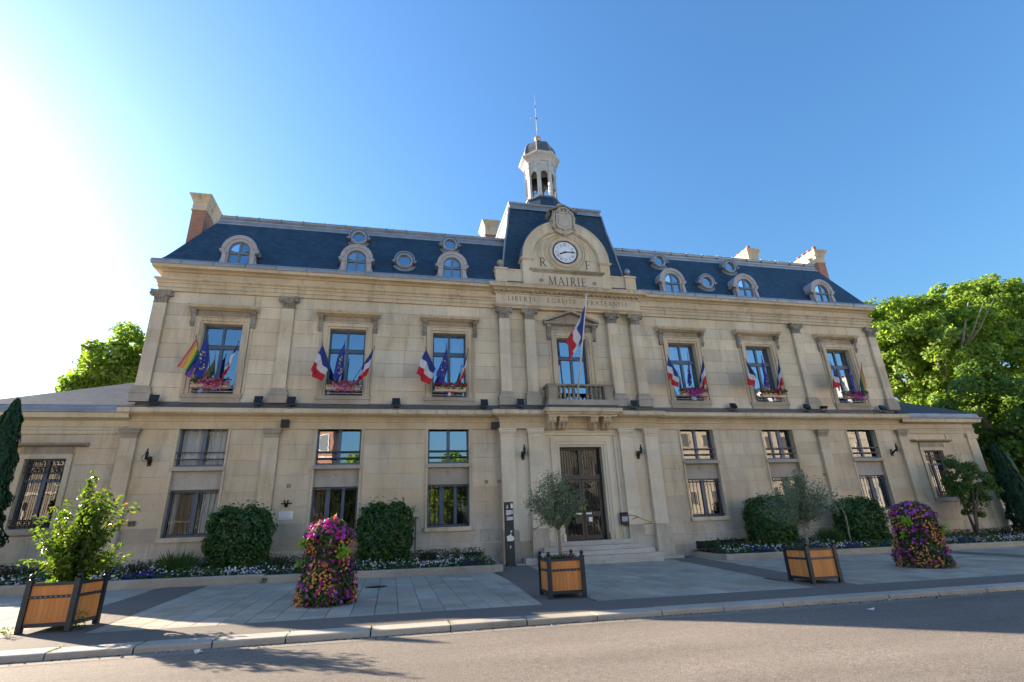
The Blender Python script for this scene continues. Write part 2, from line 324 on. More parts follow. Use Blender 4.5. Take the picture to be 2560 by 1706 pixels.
    def build(s, name, mats, parent=None, loc=None, rot=None):
        me = bpy.data.meshes.new(name); me.from_pydata(s.v, [], s.f)
        mats = [mats] if isinstance(mats, str) else mats
        for q in mats: me.materials.append(MAT[q])
        if len(mats) > 1: me.polygons.foreach_set('material_index', s.m)
        me.polygons.foreach_set('use_smooth', s.sm); me.update()
        return link(name, me, parent, loc, rot)
def link(name, me, parent=None, loc=None, rot=None, scale=None):
    o = bpy.data.objects.new(name, me); COL.objects.link(o)
    if parent: o.parent = parent
    if loc: o.location = loc
    if rot: o.rotation_euler = rot
    if scale: o.scale = scale
    return o
def tag(o, label, cat, group=None, kind=None):
    o['label'] = label; o['category'] = cat
    if group: o['group'] = group
    if kind: o['kind'] = kind
    return o
def struct(o): o['kind'] = 'structure'; return o
def stuff(o): o['kind'] = 'stuff'; return o
def thing(name, label, cat, loc=(0,0,0), rz=0, group=None):
    o = bpy.data.objects.new(name, None); COL.objects.link(o); o.empty_display_size = 0.2
    o.location = loc; o.rotation_euler = (0, 0, rz); return tag(o, label, cat, group)
def copy_tree(o, parent=None, loc=None, rz=None):
    c = o.copy(); COL.objects.link(c); c.parent = parent
    if loc: c.location = loc
    if rz is not None: c.rotation_euler = (0, 0, rz)
    for ch in list(o.children): copy_tree(ch, c)
    return c
UNIT = None
def unit_box():
    global UNIT
    if UNIT is None:
        m = MB(); m.box(0,1,0,1,0,1); UNIT = m
    me = bpy.data.meshes.new('unit'); me.from_pydata(UNIT.v, [], UNIT.f); return me
def gz(x, y):
    x = max(-40, min(40, x))
    if y < -12.02: return 0.066-0.0103*x+0.0238*(-12.02)-0.09+0.0015*(-12.02-y)
    return 0.066-0.0103*x+0.0238*min(y, 3)

# leaf clouds (numpy): each leaf is a bent diamond of two triangles
def leaf_mesh(name, pts, nrm, size, mats, mi=None, aspect=0.5, jitter=0.8, droop=0.0, up=None, bend=0.18):
    n = len(pts); pts = np.asarray(pts, float); nrm = np.asarray(nrm, float)+rng.normal(0, jitter, (n, 3))
    nrm /= np.linalg.norm(nrm, axis=1)[:, None]+1e-9
    t = rng.normal(0, 1, (n, 3)) if up is None else np.tile(np.asarray(up, float), (n, 1))+rng.normal(0, 0.35, (n, 3))
    t[:, 2] -= droop
    t -= nrm*np.sum(t*nrm, 1)[:, None]; t /= np.linalg.norm(t, axis=1)[:, None]+1e-9
    b = np.cross(nrm, t); s = (np.asarray(size)*rng.uniform(0.65, 1.25, n))[:, None] if np.ndim(size) == 0 else np.asarray(size)[:, None]
    v = np.empty((n, 4, 3)); v[:, 0] = pts-t*s*0.5; v[:, 1] = pts+b*s*aspect*0.5+nrm*s*bend-t*s*0.05; v[:, 2] = pts+t*s*0.5; v[:, 3] = pts-b*s*aspect*0.5+nrm*s*bend-t*s*0.05
    me = bpy.data.meshes.new(name); me.vertices.add(4*n); me.vertices.foreach_set('co', v.reshape(-1))
    base = np.arange(n)[:, None]*4; tri = np.concatenate([base+np.array([0, 1, 2]), base+np.array([0, 2, 3])], 1).reshape(-1)
    me.loops.add(6*n); me.loops.foreach_set('vertex_index', tri.astype(np.int32))
    me.polygons.add(2*n); me.polygons.foreach_set('loop_start', np.arange(0, 6*n, 3, dtype=np.int32))
    for q in mats: me.materials.append(MAT[q])
    if mi is not None: me.polygons.foreach_set('material_index', np.repeat(np.asarray(mi, np.int32), 2))
    me.update(); me.validate(); return me
def disc_mesh(name, pts, nrm, size, mats, mi, jitter=0.35, k=5, cup=0.22, centre=None):
    n = len(pts); pts = np.asarray(pts, float); nrm = np.asarray(nrm, float)+rng.normal(0, jitter, (n, 3)); nrm /= np.linalg.norm(nrm, axis=1)[:, None]+1e-9
    t = rng.normal(0, 1, (n, 3)); t -= nrm*np.sum(t*nrm, 1)[:, None]; t /= np.linalg.norm(t, axis=1)[:, None]; b = np.cross(nrm, t)
    s = (np.asarray(size)*rng.uniform(0.75, 1.2, n))[:, None] if np.ndim(size) == 0 else (np.asarray(size)*rng.uniform(0.75, 1.2, n))[:, None]
    v = np.empty((n, k+1, 3)); v[:, 0] = pts
    for j in range(k):
        a = 2*math.pi*j/k; v[:, j+1] = pts+(t*math.cos(a)+b*math.sin(a))*s*0.5+nrm*s*cup
    me = bpy.data.meshes.new(name); me.vertices.add((k+1)*n); me.vertices.foreach_set('co', v.reshape(-1))
    base = np.arange(n)[:, None]*(k+1); tri = np.concatenate([base+np.array([0, j+1, (j+1) % k+1]) for j in range(k)], 1).reshape(-1)
    me.loops.add(3*k*n); me.loops.foreach_set('vertex_index', tri.astype(np.int32))
    me.polygons.add(k*n); me.polygons.foreach_set('loop_start', np.arange(0, 3*k*n, 3, dtype=np.int32))
    for q in mats: me.materials.append(MAT[q])
    me.polygons.foreach_set('material_index', np.repeat(np.asarray(mi, np.int32), k)); me.update(); return me
# ------------------------------------------------------------------ ground, road, pavement
def sheet(name, xs, ys, dz, mat, fn=gz):
    m = MB(); nx = len(xs)
    for y in ys:
        for x in xs: m.v.append((x, y, fn(x, y)+dz))
    for j in range(len(ys)-1):
        for i in range(nx-1): m.f.append((j*nx+i, j*nx+i+1, (j+1)*nx+i+1, (j+1)*nx+i)); m.m.append(0); m.sm.append(False)
    return m.build(name, mat)
XS = [-900, -40, -20, 0, 20, 40, 900]
struct(sheet('ground', XS, [-900, -60, -12.021, -12.019, 3, 40, 900], -0.16, 'ground_mat'))
road = struct(sheet('road', [-200, -40, -20, 0, 20, 40, 200], [-26.5, -22, -17, -12.02], 0, 'road_asphalt', lambda x, y: gz(x, min(y, -12.0201))))
pave = struct(sheet('pavement', [-200, -40, -20, 0, 20, 40, 200], [-11.7, -8, -4, 0, 3, 40], -0.014, 'mortar'))
# asphalt bands
def strip(name, quadpts, mat='path_asphalt', dz=0.004):
    m = MB(); n = 14
    (a, b, c, d) = quadpts                         # a,b far edge; d,c near edge
    for k in range(n+1):
        t = k/n
        for p, q in ((a, d), (b, c)):
            x, y = p[0]+(q[0]-p[0])*t, p[1]+(q[1]-p[1])*t; m.v.append((x, y, gz(x, y)+dz))
    for k in range(n): m.f.append((2*k, 2*k+1, 2*k+3, 2*k+2)); m.m.append(0); m.sm.append(False)
    return struct(m.build(name, mat))
strip('footpath', [(-60, -10.46), (-60, -11.60), (60, -11.60), (60, -10.46)])
STRIPS = [[(-4.52, -2.2), (-2.95, -1.2), (-3.85, -10.455), (-5.02, -10.455)], [(3.05, -1.2), (4.2, -2.2), (2.98, -10.455), (1.72, -10.455)],
          [(-14.95, -2.95), (-13.62, -2.95), (-13.42, -10.455), (-14.72, -10.455)], [(13.42, -2.95), (14.72, -2.95), (14.55, -10.455), (13.25, -10.455)]]
for q in STRIPS: strip('asphalt_strip', q)
strip('asphalt_strip', [(-4.45, 0.3), (-2.9, 0.3), (-2.95, -1.205), (-4.52, -2.205)]); strip('asphalt_strip', [(2.9, 0.3), (4.6, 0.3), (4.2, -2.205), (3.05, -1.205)])
def in_strip(x, y):
    for a, b, c, d in STRIPS:
        if a[1] >= y >= d[1]:
            t = (a[1]-y)/(a[1]-d[1]); 
            if a[0]+(d[0]-a[0])*t+0.12 < x < b[0]+(c[0]-b[0])*t-0.12: return True
    return False
# paving slabs, each a piece; the nearest 300 as parts, the rest joined
slabs = []; SW, SL = 0.47, 0.70
for i in range(-58, 62):
    x = i*SW; off = (i % 2)*0.5*SL+random.uniform(-0.06, 0.06)
    y = -10.45-off*0+0.0; first = True
    ylim = -2.96 if abs(x) > 4.4 else -0.4
    while y < ylim:
        L = SL*(0.5 if (first and i % 2) else 1)*random.choice([1, 1, 1, 0.72]); first = False
        L = min(L, ylim-y)
        if L > 0.12 and not in_strip(x+SW/2, y+L/2): slabs.append((x, y, L))
        y += L
slabs.sort(key=lambda s: (s[0]+8.2)**2*0.8+(s[1]+22)**2)
um = unit_box(); um.name = 'paving_slab'; um.materials.append(MAT['slab_stone'])
tilt = (math.atan(0.0238), math.atan(0.0103), 0)
for x, y, L in slabs[:300]:
    g = 0.008; dz = random.uniform(-0.003, 0.002)
    link('paving_slab', um, pave, (x+g, y+g, gz(x+g, y+g)-0.05+dz), tilt, (SW-2*g, L-2*g, 0.05))
m = MB()
for x, y, L in slabs[300:]:
    g = 0.008; dz = random.uniform(-0.003, 0.002)
    p = [(x+g, y+g), (x+SW-g, y+g), (x+SW-g, y+L-g), (x+g, y+L-g)]
    m.add([(a, b, gz(a, b)-0.03+dz) for a, b in p]+[(a, b, gz(a, b)+dz) for a, b in p], [(4,5,6,7), (0,1,5,4), (1,2,6,5), (2,3,7,6), (3,0,4,7)])
stuff(m.build('paving_slabs', 'slab_stone', pave))
# kerb along the road
kr = struct(strip('kerb', [(-60, -11.59), (-60, -11.99), (60, -11.99), (60, -11.59)], 'mortar', -0.05))
KJ = [-19.9, -18.55, -17.2, -15.85, -14.5, -13.17, -12.0, -10.9, -9.81, -8.47, -7.12, -5.75, -4.41, -3.1, -1.78, -0.42, 0.82, 2.19, 3.5, 4.85, 6.2, 7.55, 8.9, 10.2, 11.5, 12.9, 14.2, 15.5, 16.9, 18.2]
def kerb_stone(x0, x1, y0, y1, zt, zb, parent, mat, bev=0.025, n='kerb_stone'):
    m = MB(); g = 0.012
    pr = [(y1, zb), (y0, zb), (y0, zt-bev), (y0+bev*0.5, zt-bev*0.25), (y0+bev*1.3, zt), (y1, zt)]
    c = (x0+x1)/2
    m.prism(pr, lambda p, t: (t, p[0], p[1]+gz(c, -12.0)-0.0103*(t-c)+0.0238*(p[0]+12.0)), x0+g-0, x1-g)
    return m.build(n, mat, parent)
for a, b in zip(KJ, KJ[1:]):
    kerb_stone(a, b, -12.02+random.uniform(-.006, .006), -11.602, 0.005+random.uniform(-.004, .004), -0.2, kr, 'kerb_stone')
m = MB()
for side in (-1, 1):
    x = -19.9 if side < 0 else 18.2
    for k in range(26):
        a, b = (x-1.33*(k+1), x-1.33*k) if side < 0 else (x+1.33*k, x+1.33*(k+1))
        m.box(a+.012, b-.012, -12.02, -11.602, gz(a, -12.0)-.2, gz(a, -12.0)+.005)
stuff(m.build('far_kerb_stones', 'kerb_stone', kr))
struct(sheet('gutter_strip', [-60, -40, -20, 0, 20, 40, 60], [-12.36, -12.025], 0.003, 'gutter_asphalt', lambda x, y: gz(x, min(y, -12.0201))))
# opposite pavement
struct(sheet('far_pavement', XS, [-60, -26.5], 0.11, 'far_paving', lambda x, y: gz(x, -20)))
# flower beds: soil and raised kerb of long stones
def bed(x0, x1, hgt, name):
    sgn = 1
    m = MB(); xs = np.linspace(x0, x1, 30); ys = [-2.72, -2.2, -1.4, -0.6, -0.02]
    for y in ys:
        for x in xs: m.v.append((x, y, gz(x, y)+hgt-0.05+0.10*min(1, (y+2.72)/1.4)+random.uniform(-.02, .02)))
    nx = len(xs)
    for j in range(len(ys)-1):
        for i in range(nx-1): m.f.append((j*nx+i, j*nx+i+1, (j+1)*nx+i+1, (j+1)*nx+i)); m.m.append(0); m.sm.append(True)
    return struct(m.build(name, 'soil'))
bedL = bed(-26, -4.35, 0.2, 'flower_bed'); bedR = bed(4.75, 26, 0.2, 'flower_bed')
def bed_kerb(x0, x1, y0, y1, h, parent):
    m = MB(); g = 0.004; c = 0.03
    def prof(x): return [(y1, gz(x, y1)-0.02), (y0, gz(x, y0)-0.02), (y0, gz(x, y0)+h-c), (y0+c, gz(x, y0)+h), (y1-c, gz(x, y1)+h), (y1, gz(x, y1)+h-c)]
    a, b = prof(x0), prof(x1); n = 6
    m.add([(x0+g, p[0], p[1]) for p in a]+[(x1-g, p[0], p[1]) for p in b], [(i, (i+1) % n, n+(i+1) % n, n+i) for i in range(n)]+[tuple(range(n))[::-1], tuple(range(n, 2*n))])
    return m.build('kerb_stone', 'bed_kerb_stone', parent)
x = -26.0
while x < -4.9:
    L = min(random.uniform(1.5, 2.3), -4.72-x); L = L if -4.72-(x+L) > 0.6 else -4.72-x
    bed_kerb(x, x+L, -2.98, -2.68, 0.25 if x < -12.6 else 0.21, bedL); x += L
bed_kerb(-4.72, -4.32, -2.96, -2.70, 0.2, bedL)
for k in range(3):
    y0 = -2.68+k*0.9; m = MB(); m.box(-4.52+k*.06, -4.28+k*.06, y0+.004, y0+.896, gz(-4.4, y0)-.02, gz(-4.4, y0)+.2); m.build('kerb_stone', 'bed_kerb_stone', bedL)
x = 4.5
while x < 25.5:
    L = random.uniform(1.5, 2.2); bed_kerb(x, x+L, -2.90, -2.62, 0.21, bedR); x += L
for k in range(3):
    y0 = -2.60+k*0.87; m = MB(); m.box(4.50+k*.08, 4.76+k*.08, y0+.004, y0+.866, gz(4.6, y0)-.02, gz(4.6, y0)+.2); m.build('kerb_stone', 'bed_kerb_stone', bedR)
# ------------------------------------------------------------------ town hall
TH = thing('town_hall', 'cream limestone town hall with slate mansard roof, clock gable and bell turret', 'building')
WX = [-15.40, -10.37, -5.90, 0.0, 5.90, 10.37, 15.40]; LOWX = [-15.45, -10.40, -5.93, 5.93, 10.40, 15.45]
UW, UZ0, UZ1 = 0.76, 7.0, 10.0; LW = 0.866
DEPTH = 16.0
openings = [(x-UW, x+UW, (6.66 if x == 0 else UZ0), UZ1) for x in WX]+[(x-LW, x+LW, 1.60, 5.78) for x in LOWX]+[(-1.0, 1.0, 0.84, 4.78)]
def wall_mesh(m, x0, x1, z0, z1, y, ops, rev):
    xs = sorted({x0, x1, *[o[0] for o in ops], *[o[1] for o in ops]}); zs = sorted({z0, z1, *[o[2] for o in ops], *[o[3] for o in ops]})
    def solid(a, b, c, d):
        u, v = (a+b)/2, (c+d)/2
        return not any(o[0] < u < o[1] and o[2] < v < o[3] for o in ops)
    for a, b in zip(xs, xs[1:]):
        for c, d in zip(zs, zs[1:]):
            if solid(a, b, c, d): m.quad((a, y, c), (b, y, c), (b, y, d), (a, y, d))
    for a, b, c, d in ops:
        m.quad((a, y, c), (a, y, d), (a, y+rev, d), (a, y+rev, c)); m.quad((b, y, c), (b, y+rev, c), (b, y+rev, d), (b, y, d))
        m.quad((a, y, d), (b, y, d), (b, y+rev, d), (a, y+rev, d)); m.quad((a, y, c), (a, y+rev, c), (b, y+rev, c), (b, y, c))
m = MB(); wall_mesh(m, -18, 18, -0.6, 12.3, 0.03, openings, 0.42)
m.quad((-18, .03, -.6), (-18, .03, 12.3), (-18, DEPTH, 12.3), (-18, DEPTH, -.6)); m.quad((18, .012, -.6), (18, DEPTH, -.6), (18, DEPTH, 12.3), (18, .03, 12.3)); m.quad((-18, DEPTH, -.6), (-18, DEPTH, 12.3), (18, DEPTH, 12.3), (18, DEPTH, -.6))
wall = m.build('wall', 'stone_low', TH)
m = MB(); m.box(-17.5, 17.5, 1.6, 2.0, 0.5, 12.2); m.box(-17.5, 17.5, .5, 2.2, 6.2, 6.5); m.box(-17.5, 17.5, .5, 2.2, 3.55, 3.8); m.build('inner_rooms', 'interior', TH)
# ashlar
PILX_U = [-17.88, -12.91, -3.35, -2.11, 2.11, 3.35, 12.91, 17.88]
def subtract(iv, ex):
    out = [iv]
    for a, b in ex:
        nx = []
        for p, q in out:
            if b <= p or a >= q: nx.append((p, q)); continue
            if a > p: nx.append((p, a))
            if b < q: nx.append((b, q))
        out = nx
    return out
blocks = []
def course(z0, z1, ex, d, bw, mat, x0=-17.99, x1=17.99):
    for a, b in subtract((x0, x1), ex):
        if b-a < 0.08: continue
        n = max(1, round((b-a)/bw)); off = random.uniform(-0.22, 0.22)*bw if n > 1 else 0
        xs = [a]+[a+(b-a)*k/n+off*(1 if k % 2 else -0.6)+random.uniform(-.1, .1) for k in range(1, n)]+[b]
        for p, q in zip(xs, xs[1:]): blocks.append((p, q, z0, z1, d, mat))
pil = [(x-.25, x+.25) for x in PILX_U]
UL = [6.60, 7.22, 7.84, 8.46, 9.08, 9.70, 10.32, 10.86, 11.38]
for a, b in zip(UL, UL[1:]):
    ex = list(pil)
    for x in WX:
        if a < 10.30: ex.append((x-1.03, x+1.03))
        elif a < 10.80: ex.append((x-1.2, x+1.2))
    course(a, b, ex, 0.0, 1.15, 'stone')
PILX_L = [-17.94, -12.95, -3.40, -2.15, 2.15, 3.40, 12.95, 17.94]
LL = [1.95, 2.55, 3.15, 3.75, 4.35, 4.95, 5.56]
for a, b in zip(LL, LL[1:]):
    ex = [(x-.27, x+.27) for x in PILX_L]+[(x-.95, x+.95) for x in LOWX]+[(-1.9, 1.9)]
    course(a, b, ex, 0.0, 1.3, 'stone_low')
for (a, b, d) in ((-0.5, 0.45, 0.12), (0.45, 0.93, 0.12), (0.93, 1.46, 0.06), (1.46, 1.95, 0.03)):
    ex = [(-1.9, 1.9)]+([(x-1.0, x+1.0) for x in LOWX] if a > 1.4 else [])
    course(a, b, ex, d, 1.35, 'stone_base')
area = lambda b: (b[1]-b[0])*(b[3]-b[2])/max(1, ((b[0]+8.2)**2+484)**0.5)**2*(0 if b[2] < 0 else 1)
blocks.sort(key=area, reverse=True)
ub = {}
for q in ('stone', 'stone_low', 'stone_base'):
    ub[q] = unit_box(); ub[q].name = 'stone_block'; ub[q].materials.append(MAT[q])
for p, q, z0, z1, d, mat in blocks[:300]:
    g = 0.0065 if mat == 'stone' else 0.004; pr = random.uniform(-.003, .003)
    link('stone_block', ub[mat], wall, (p+g, -d+pr, z0+g), None, (q-p-2*g, d-pr+0.029, z1-z0-2*g))
for mat in ('stone', 'stone_low', 'stone_base'):
    m = MB()
    for p, q, z0, z1, d, mt in blocks[300:]:
        if mt == mat: m.box(p+.005, q-.005, -d, 0.029, z0+.005, z1-.005)
    if m.f: stuff(m.build('stone_blocks', mat, wall))

# mouldings around the block, breaking forward at the centre
CB = -0.2
PATH = [(-18, DEPTH), (-18, 0), (-3.68, 0), (-3.68, CB), (3.68, CB), (3.68, 0), (18, 0), (18, DEPTH)]
m = MB()
for q in (PATH[:3], PATH[5:]): m.sweep(q, [(0, 11.38), (.08, 11.38), (.08, 11.54), (.12, 11.54), (.12, 11.72), (.165, 11.72), (.165, 11.80), (.25, 11.86), (.26, 11.925), (.07, 11.93), (.07, 12.245), (0, 12.245)], caps=True)
m.sweep([(-3.68, .02), (-3.68, CB), (3.68, CB), (3.68, .02)], [(-.2, 11.36), (.05, 11.36), (.05, 11.45), (.09, 11.45), (.16, 11.51), (.16, 11.56), (.05, 11.57), (.05, 12.08), (.10, 12.09), (.13, 12.13), (.07, 12.2465)], caps=False)
m.build('architrave_and_frieze', 'stone_trim', TH)
m = MB(); m.sweep(PATH, [(.069, 12.247), (.13, 12.25), (.19, 12.31), (.30, 12.345), (.36, 12.35)], caps=False); m.build('cornice_bed', 'stone_gold', TH)
m = MB(); m.sweep(PATH, [(.358, 12.352), (.36, 12.352), (.375, 12.43), (.40, 12.48), (.30, 12.48)], caps=False); m.build('cornice', 'stone_trim', TH)
m = MB(); m.sweep(PATH[:3]+[(-3.68, 0)][:0], [(.29, 12.483), (.43, 12.483), (.445, 12.60), (.42, 12.70), (.40, 12.70), (.38, 12.60), (.30, 12.60)], caps=True)
m.sweep(PATH[5:], [(.29, 12.483), (.43, 12.483), (.445, 12.60), (.42, 12.70), (.40, 12.70), (.38, 12.60), (.30, 12.60)], caps=True)
gut = m.build('gutter', 'zinc', TH)
m = MB()
for x in list(np.arange(-17.3, -4.2, 1.25))+list(np.arange(4.4, 18, 1.25)): m.box(x, x+.025, -.455, -.40, 12.49, 12.715)
stuff(m.build('gutter_joints', 'zinc_dark', gut))
m = MB(); m.sweep([(-3.68, 0.6), (-3.68, CB), (3.68, CB), (3.68, 0.6)], [(.25, 12.482), (.41, 12.482), (.41, 12.53), (-.3, 12.6)], caps=True); m.build('cornice_top_slab', 'stone_trim', TH)
# dentils under the central cornice
dm = MB(); dm.box(-.055, .055, -.12, 0, -.11, 0); de = bpy.data.meshes.new('dentil'); de.from_pydata(dm.v, [], dm.f); de.materials.append(MAT['stone_dark'])
for k in range(31):
    link('dentil', de, TH, (-3.6+k*0.24, CB-.10, 12.245))
for s in (-1, 1): link('dentil', de, TH, (s*3.80, CB+.08, 12.245))
# string course above the ground floor
m = MB(); m.sweep(PATH, [(0, 5.56), (.05, 5.56), (.05, 5.84), (.08, 5.86), (.08, 5.92), (.15, 6.02), (.20, 6.05), (.33, 6.10), (.33, 6.13)], caps=False); m.build('string_course_bed', 'stone_gold', TH)
m = MB(); m.sweep(PATH, [(.328, 6.132), (.40, 6.132), (.42, 6.17), (.42, 6.34), (.30, 6.36)], caps=False); m.build('string_course', 'stone_trim', TH)
m = MB(); m.sweep(PATH, [(.432, 6.325), (.432, 6.362), (.03, 6.47), (.03, 6.62), (0, 6.62)], caps=False); m.build('string_course_flashing', 'lead_dark', TH)
m = MB(); m.sweep(PATH, [(.0, 6.622), (.035, 6.622), (.035, 6.655), (0.0, 6.66)], caps=False); m.build('flashing_upstand', 'zinc', TH)
# base moulding at plinth top
m = MB(); m.sweep([(-18, DEPTH), (-18, 0), (-1.95, 0)], [(.12, .935), (.09, .96), (.062, .97)], caps=False); m.sweep([(1.95, 0), (18, 0), (18, DEPTH)], [(.12, .935), (.09, .96), (.062, .97)], caps=False); m.build('plinth_moulding', 'stone_low', TH)

# pilasters
def pilaster(x, z0, z1, w, y0, d, mat, name='pilaster'):
    m = MB(); m.box(x-w/2+.006, x+w/2-.006, y0-d+.006, 0.0, z0, z1); n = max(2, round((z1-z0)/0.62))
    for k in range(n):
        a, b = z0+(z1-z0)*k/n, z0+(z1-z0)*(k+1)/n
        m.box(x-w/2, x+w/2, y0-d, y0-.001 if y0 < 0 else -.001, a+.004, b-.004)
    return m.build(name, mat, TH)
def capital_mesh():
    m = MB(); H = 0.56
    # bell: flaring block
    a = [(-.23, 0, .05), (.23, 0, .05), (.23, -.13, .05), (-.23, -.13, .05)]
    ring = []
    for k in range(7):
        t = k/6; f = 0.0+0.11*t**2.2; ring.append([(-.23-f, 0, .05+t*.42), (.23+f, 0, .05+t*.42), (.23+f, -.13-f*.9, .05+t*.42), (-.23-f, -.13-f*.9, .05+t*.42)])
    vs = [p for r in ring for p in r]; fs = [(4*j+i, 4*j+(i+1) % 4, 4*j+4+(i+1) % 4, 4*j+4+i) for j in range(6) for i in range(4)]
    m.add(vs, fs)
    m.box(-.255, .255, -.155, 0, 0, .035); m.box(-.245, .245, -.145, 0, .035, .055)           # astragal
    m.pxy([(-.385, 0), (-.385, -.25), (-.30, -.25), (-.12, -.20), (.12, -.20), (.30, -.25), (.385, -.25), (.385, 0)], .475, .52)
    m.pxy([(-.40, 0), (-.40, -.265), (-.31, -.265), (-.12, -.21), (.12, -.21), (.31, -.265), (.40, -.265), (.40, 0)], .521, .56)
    for s in (-1, 1):                                                                          # volutes
        pts = []; 
        for k in range(22):
            t = k/21; a = rad(90-s*0)+s*(-t*4.2*math.pi/1.6); r = .085*(1-t*.8)
            pts.append((s*.315+math.cos(a)*r, -.255, .375+math.sin(a)*r))
        m.tube(pts, [.022]*22, 6); m.lathe((s*.315, -.24, .375), [(.08, .12), (.08, 0), (.03, -.02)], 12, 0, 'y'); m.lathe((s*.36, -.12, .375), [(.06, -.08), (.07, .08)], 8, 0, 'y')
        m.tube([(s*.29, -.25, .44), (s*.20, -.21, .40), (s*.10, -.185, .27), (s*.02, -.18, .24)], [.028, .024, .02, .016], 6)
    m.tube([(-.24, -.245, .36), (-.15, -.225, .25), (0, -.215, .205), (.15, -.225, .25), (.24, -.245, .36)], [.016, .022, .03, .022, .016], 6)   # garland
    m.sphere((0, -.225, .50), .05, 0, 8, 6)
    for i, x in enumerate((-.185, -.06, .06, .185)):                                            # acanthus leaves
        h = .20 if i % 2 else .17
        for k in range(4):
            t0, t1 = k/4, (k+1)/4; w0, w1 = .062*(1-t0*.5), .062*(1-t1*.5)
            y0, y1 = -.15-.07*t0**2.5, -.15-.07*t1**2.5
            m.add([(x-w0, y0, .05+h*t0), (x+w0, y0, .05+h*t0), (x+w1, y1, .05+h*t1), (x-w1, y1, .05+h*t1), (x, y0-.025, .05+h*t0), (x, y1-.025, .05+h*t1)], [(0, 4, 5, 3), (4, 1, 2, 5)])
        m.sphere((x, -.225, .05+h), .028, 0, 6, 5)
    for x in (-.2, -.1, .1, .2): m.tube([(x, -.16, .08), (x*1.1, -.18, .2), (x*1.3, -.20, .27)], [.02, .018, .01], 5)
    return m
CAPM = capital_mesh()
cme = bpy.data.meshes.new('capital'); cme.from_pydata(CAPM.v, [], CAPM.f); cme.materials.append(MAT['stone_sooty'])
def pil_base(x, y0, par, w=.36):
    m = MB()
    for a, b, e, c in ((6.60, 6.93, .0, 0), (6.93, 6.98, .03, 0), (6.98, 7.08, -.02, 0), (7.08, 7.13, -.06, 0), (7.13, 7.20, -.045, 0), (7.20, 7.24, -.09, 0)):
        m.box(x-w-e, x+w+e, y0-.21-e*.7, 0.0, a+.0005, b)
    return m.build('pilaster_base', 'stone_grey', par)
for x in PILX_U:
    y0 = CB+.08 if abs(x) < 4 else 0
    p = pilaster(x, 7.24, 10.79, .49, y0, .15, 'stone')
    link('capital', cme, p, (x, y0-.001, 10.79)); pil_base(x, y0, p)
for x in PILX_L:
    y0 = CB+.08 if abs(x) < 4 else 0; w = .53 if abs(x) > 4 else .62
    p = pilaster(x, (1.95 if abs(x) > 4 else 1.40), 5.20, w, y0, .15, 'stone_low' if abs(x) > 4 else 'stone_clean')
    m = MB()
    for a, b, e in ((5.20, 5.345, .012), (5.345, 5.40, .05), (5.40, 5.50, .08), (5.50, 5.555, .11)): m.box(x-w/2-e*.8, x+w/2+e*.8, y0-.15-e, 0.0, a+.0004, b)
    m.build('capital', 'stone_clean' if abs(x) < 4 else 'stone_dark', p)
    m = MB(); e = .05
    if abs(x) > 4: m.box(x-w/2-.06, x+w/2+.06, -.22, -.0, -.4, 1.90); m.box(x-w/2-.03, x+w/2+.03, -.19, 0, 1.9004, 1.9504)
    else: m.box(x-w/2-.07, x+w/2+.07, y0-.26, 0, -.4, .93); m.box(x-w/2-.04, x+w/2+.04, y0-.2, 0, .9304, 1.32); m.box(x-w/2-.02, x+w/2+.02, y0-.15, 0, 1.3204, 1.40)
    m.build('pilaster_base', 'stone_base', p)
# centre bay lower wall, between pilasters, slightly proud
for s in (-1, 1):
    m = MB(); m.box(min(s*2.46, s*3.09), max(s*2.46, s*3.09), -.09, 0, 0.0, 5.2); m.build('bay_panel', 'stone_clean', TH)
    m = MB(); m.box(min(s*1.86, s*3.64), max(s*1.86, s*3.64), -.10, 0, 5.2, 5.559); m.build('bay_band', 'stone_clean', TH)

# windows ---------------------------------------------------------------
def pane(parent, x0, x1, z0, z1, y, mat):
    cx, cz = (x0+x1)/2, (z0+z1)/2; t = random.uniform(-.004, .004); u = random.uniform(-.004, .004); m = MB()
    m.quad((x0-cx, -(x0-cx)*t-(z0-cz)*u, z0-cz), (x1-cx, -(x1-cx)*t-(z0-cz)*u, z0-cz), (x1-cx, -(x1-cx)*t-(z1-cz)*u, z1-cz), (x0-cx, -(x0-cx)*t-(z1-cz)*u, z1-cz))
    return m.build('pane', mat, parent, (cx, y, cz))
def curtain(parent, x0, x1, z0, z1, y, mat, amp=.03, n=40, name='curtain', lean=0.0):
    m = MB()
    for k in range(n+1):
        t = k/n; x = x0+(x1-x0)*t; yy = y+amp*math.sin(t*n*0.9+random.uniform(-.3, .3)); m.v += [(x+lean*t, yy, z0), (x, yy, z1)]
    for k in range(n): m.f.append((2*k, 2*k+2, 2*k+3, 2*k+1)); m.m.append(0); m.sm.append(True)
    return m.build(name, mat, parent)
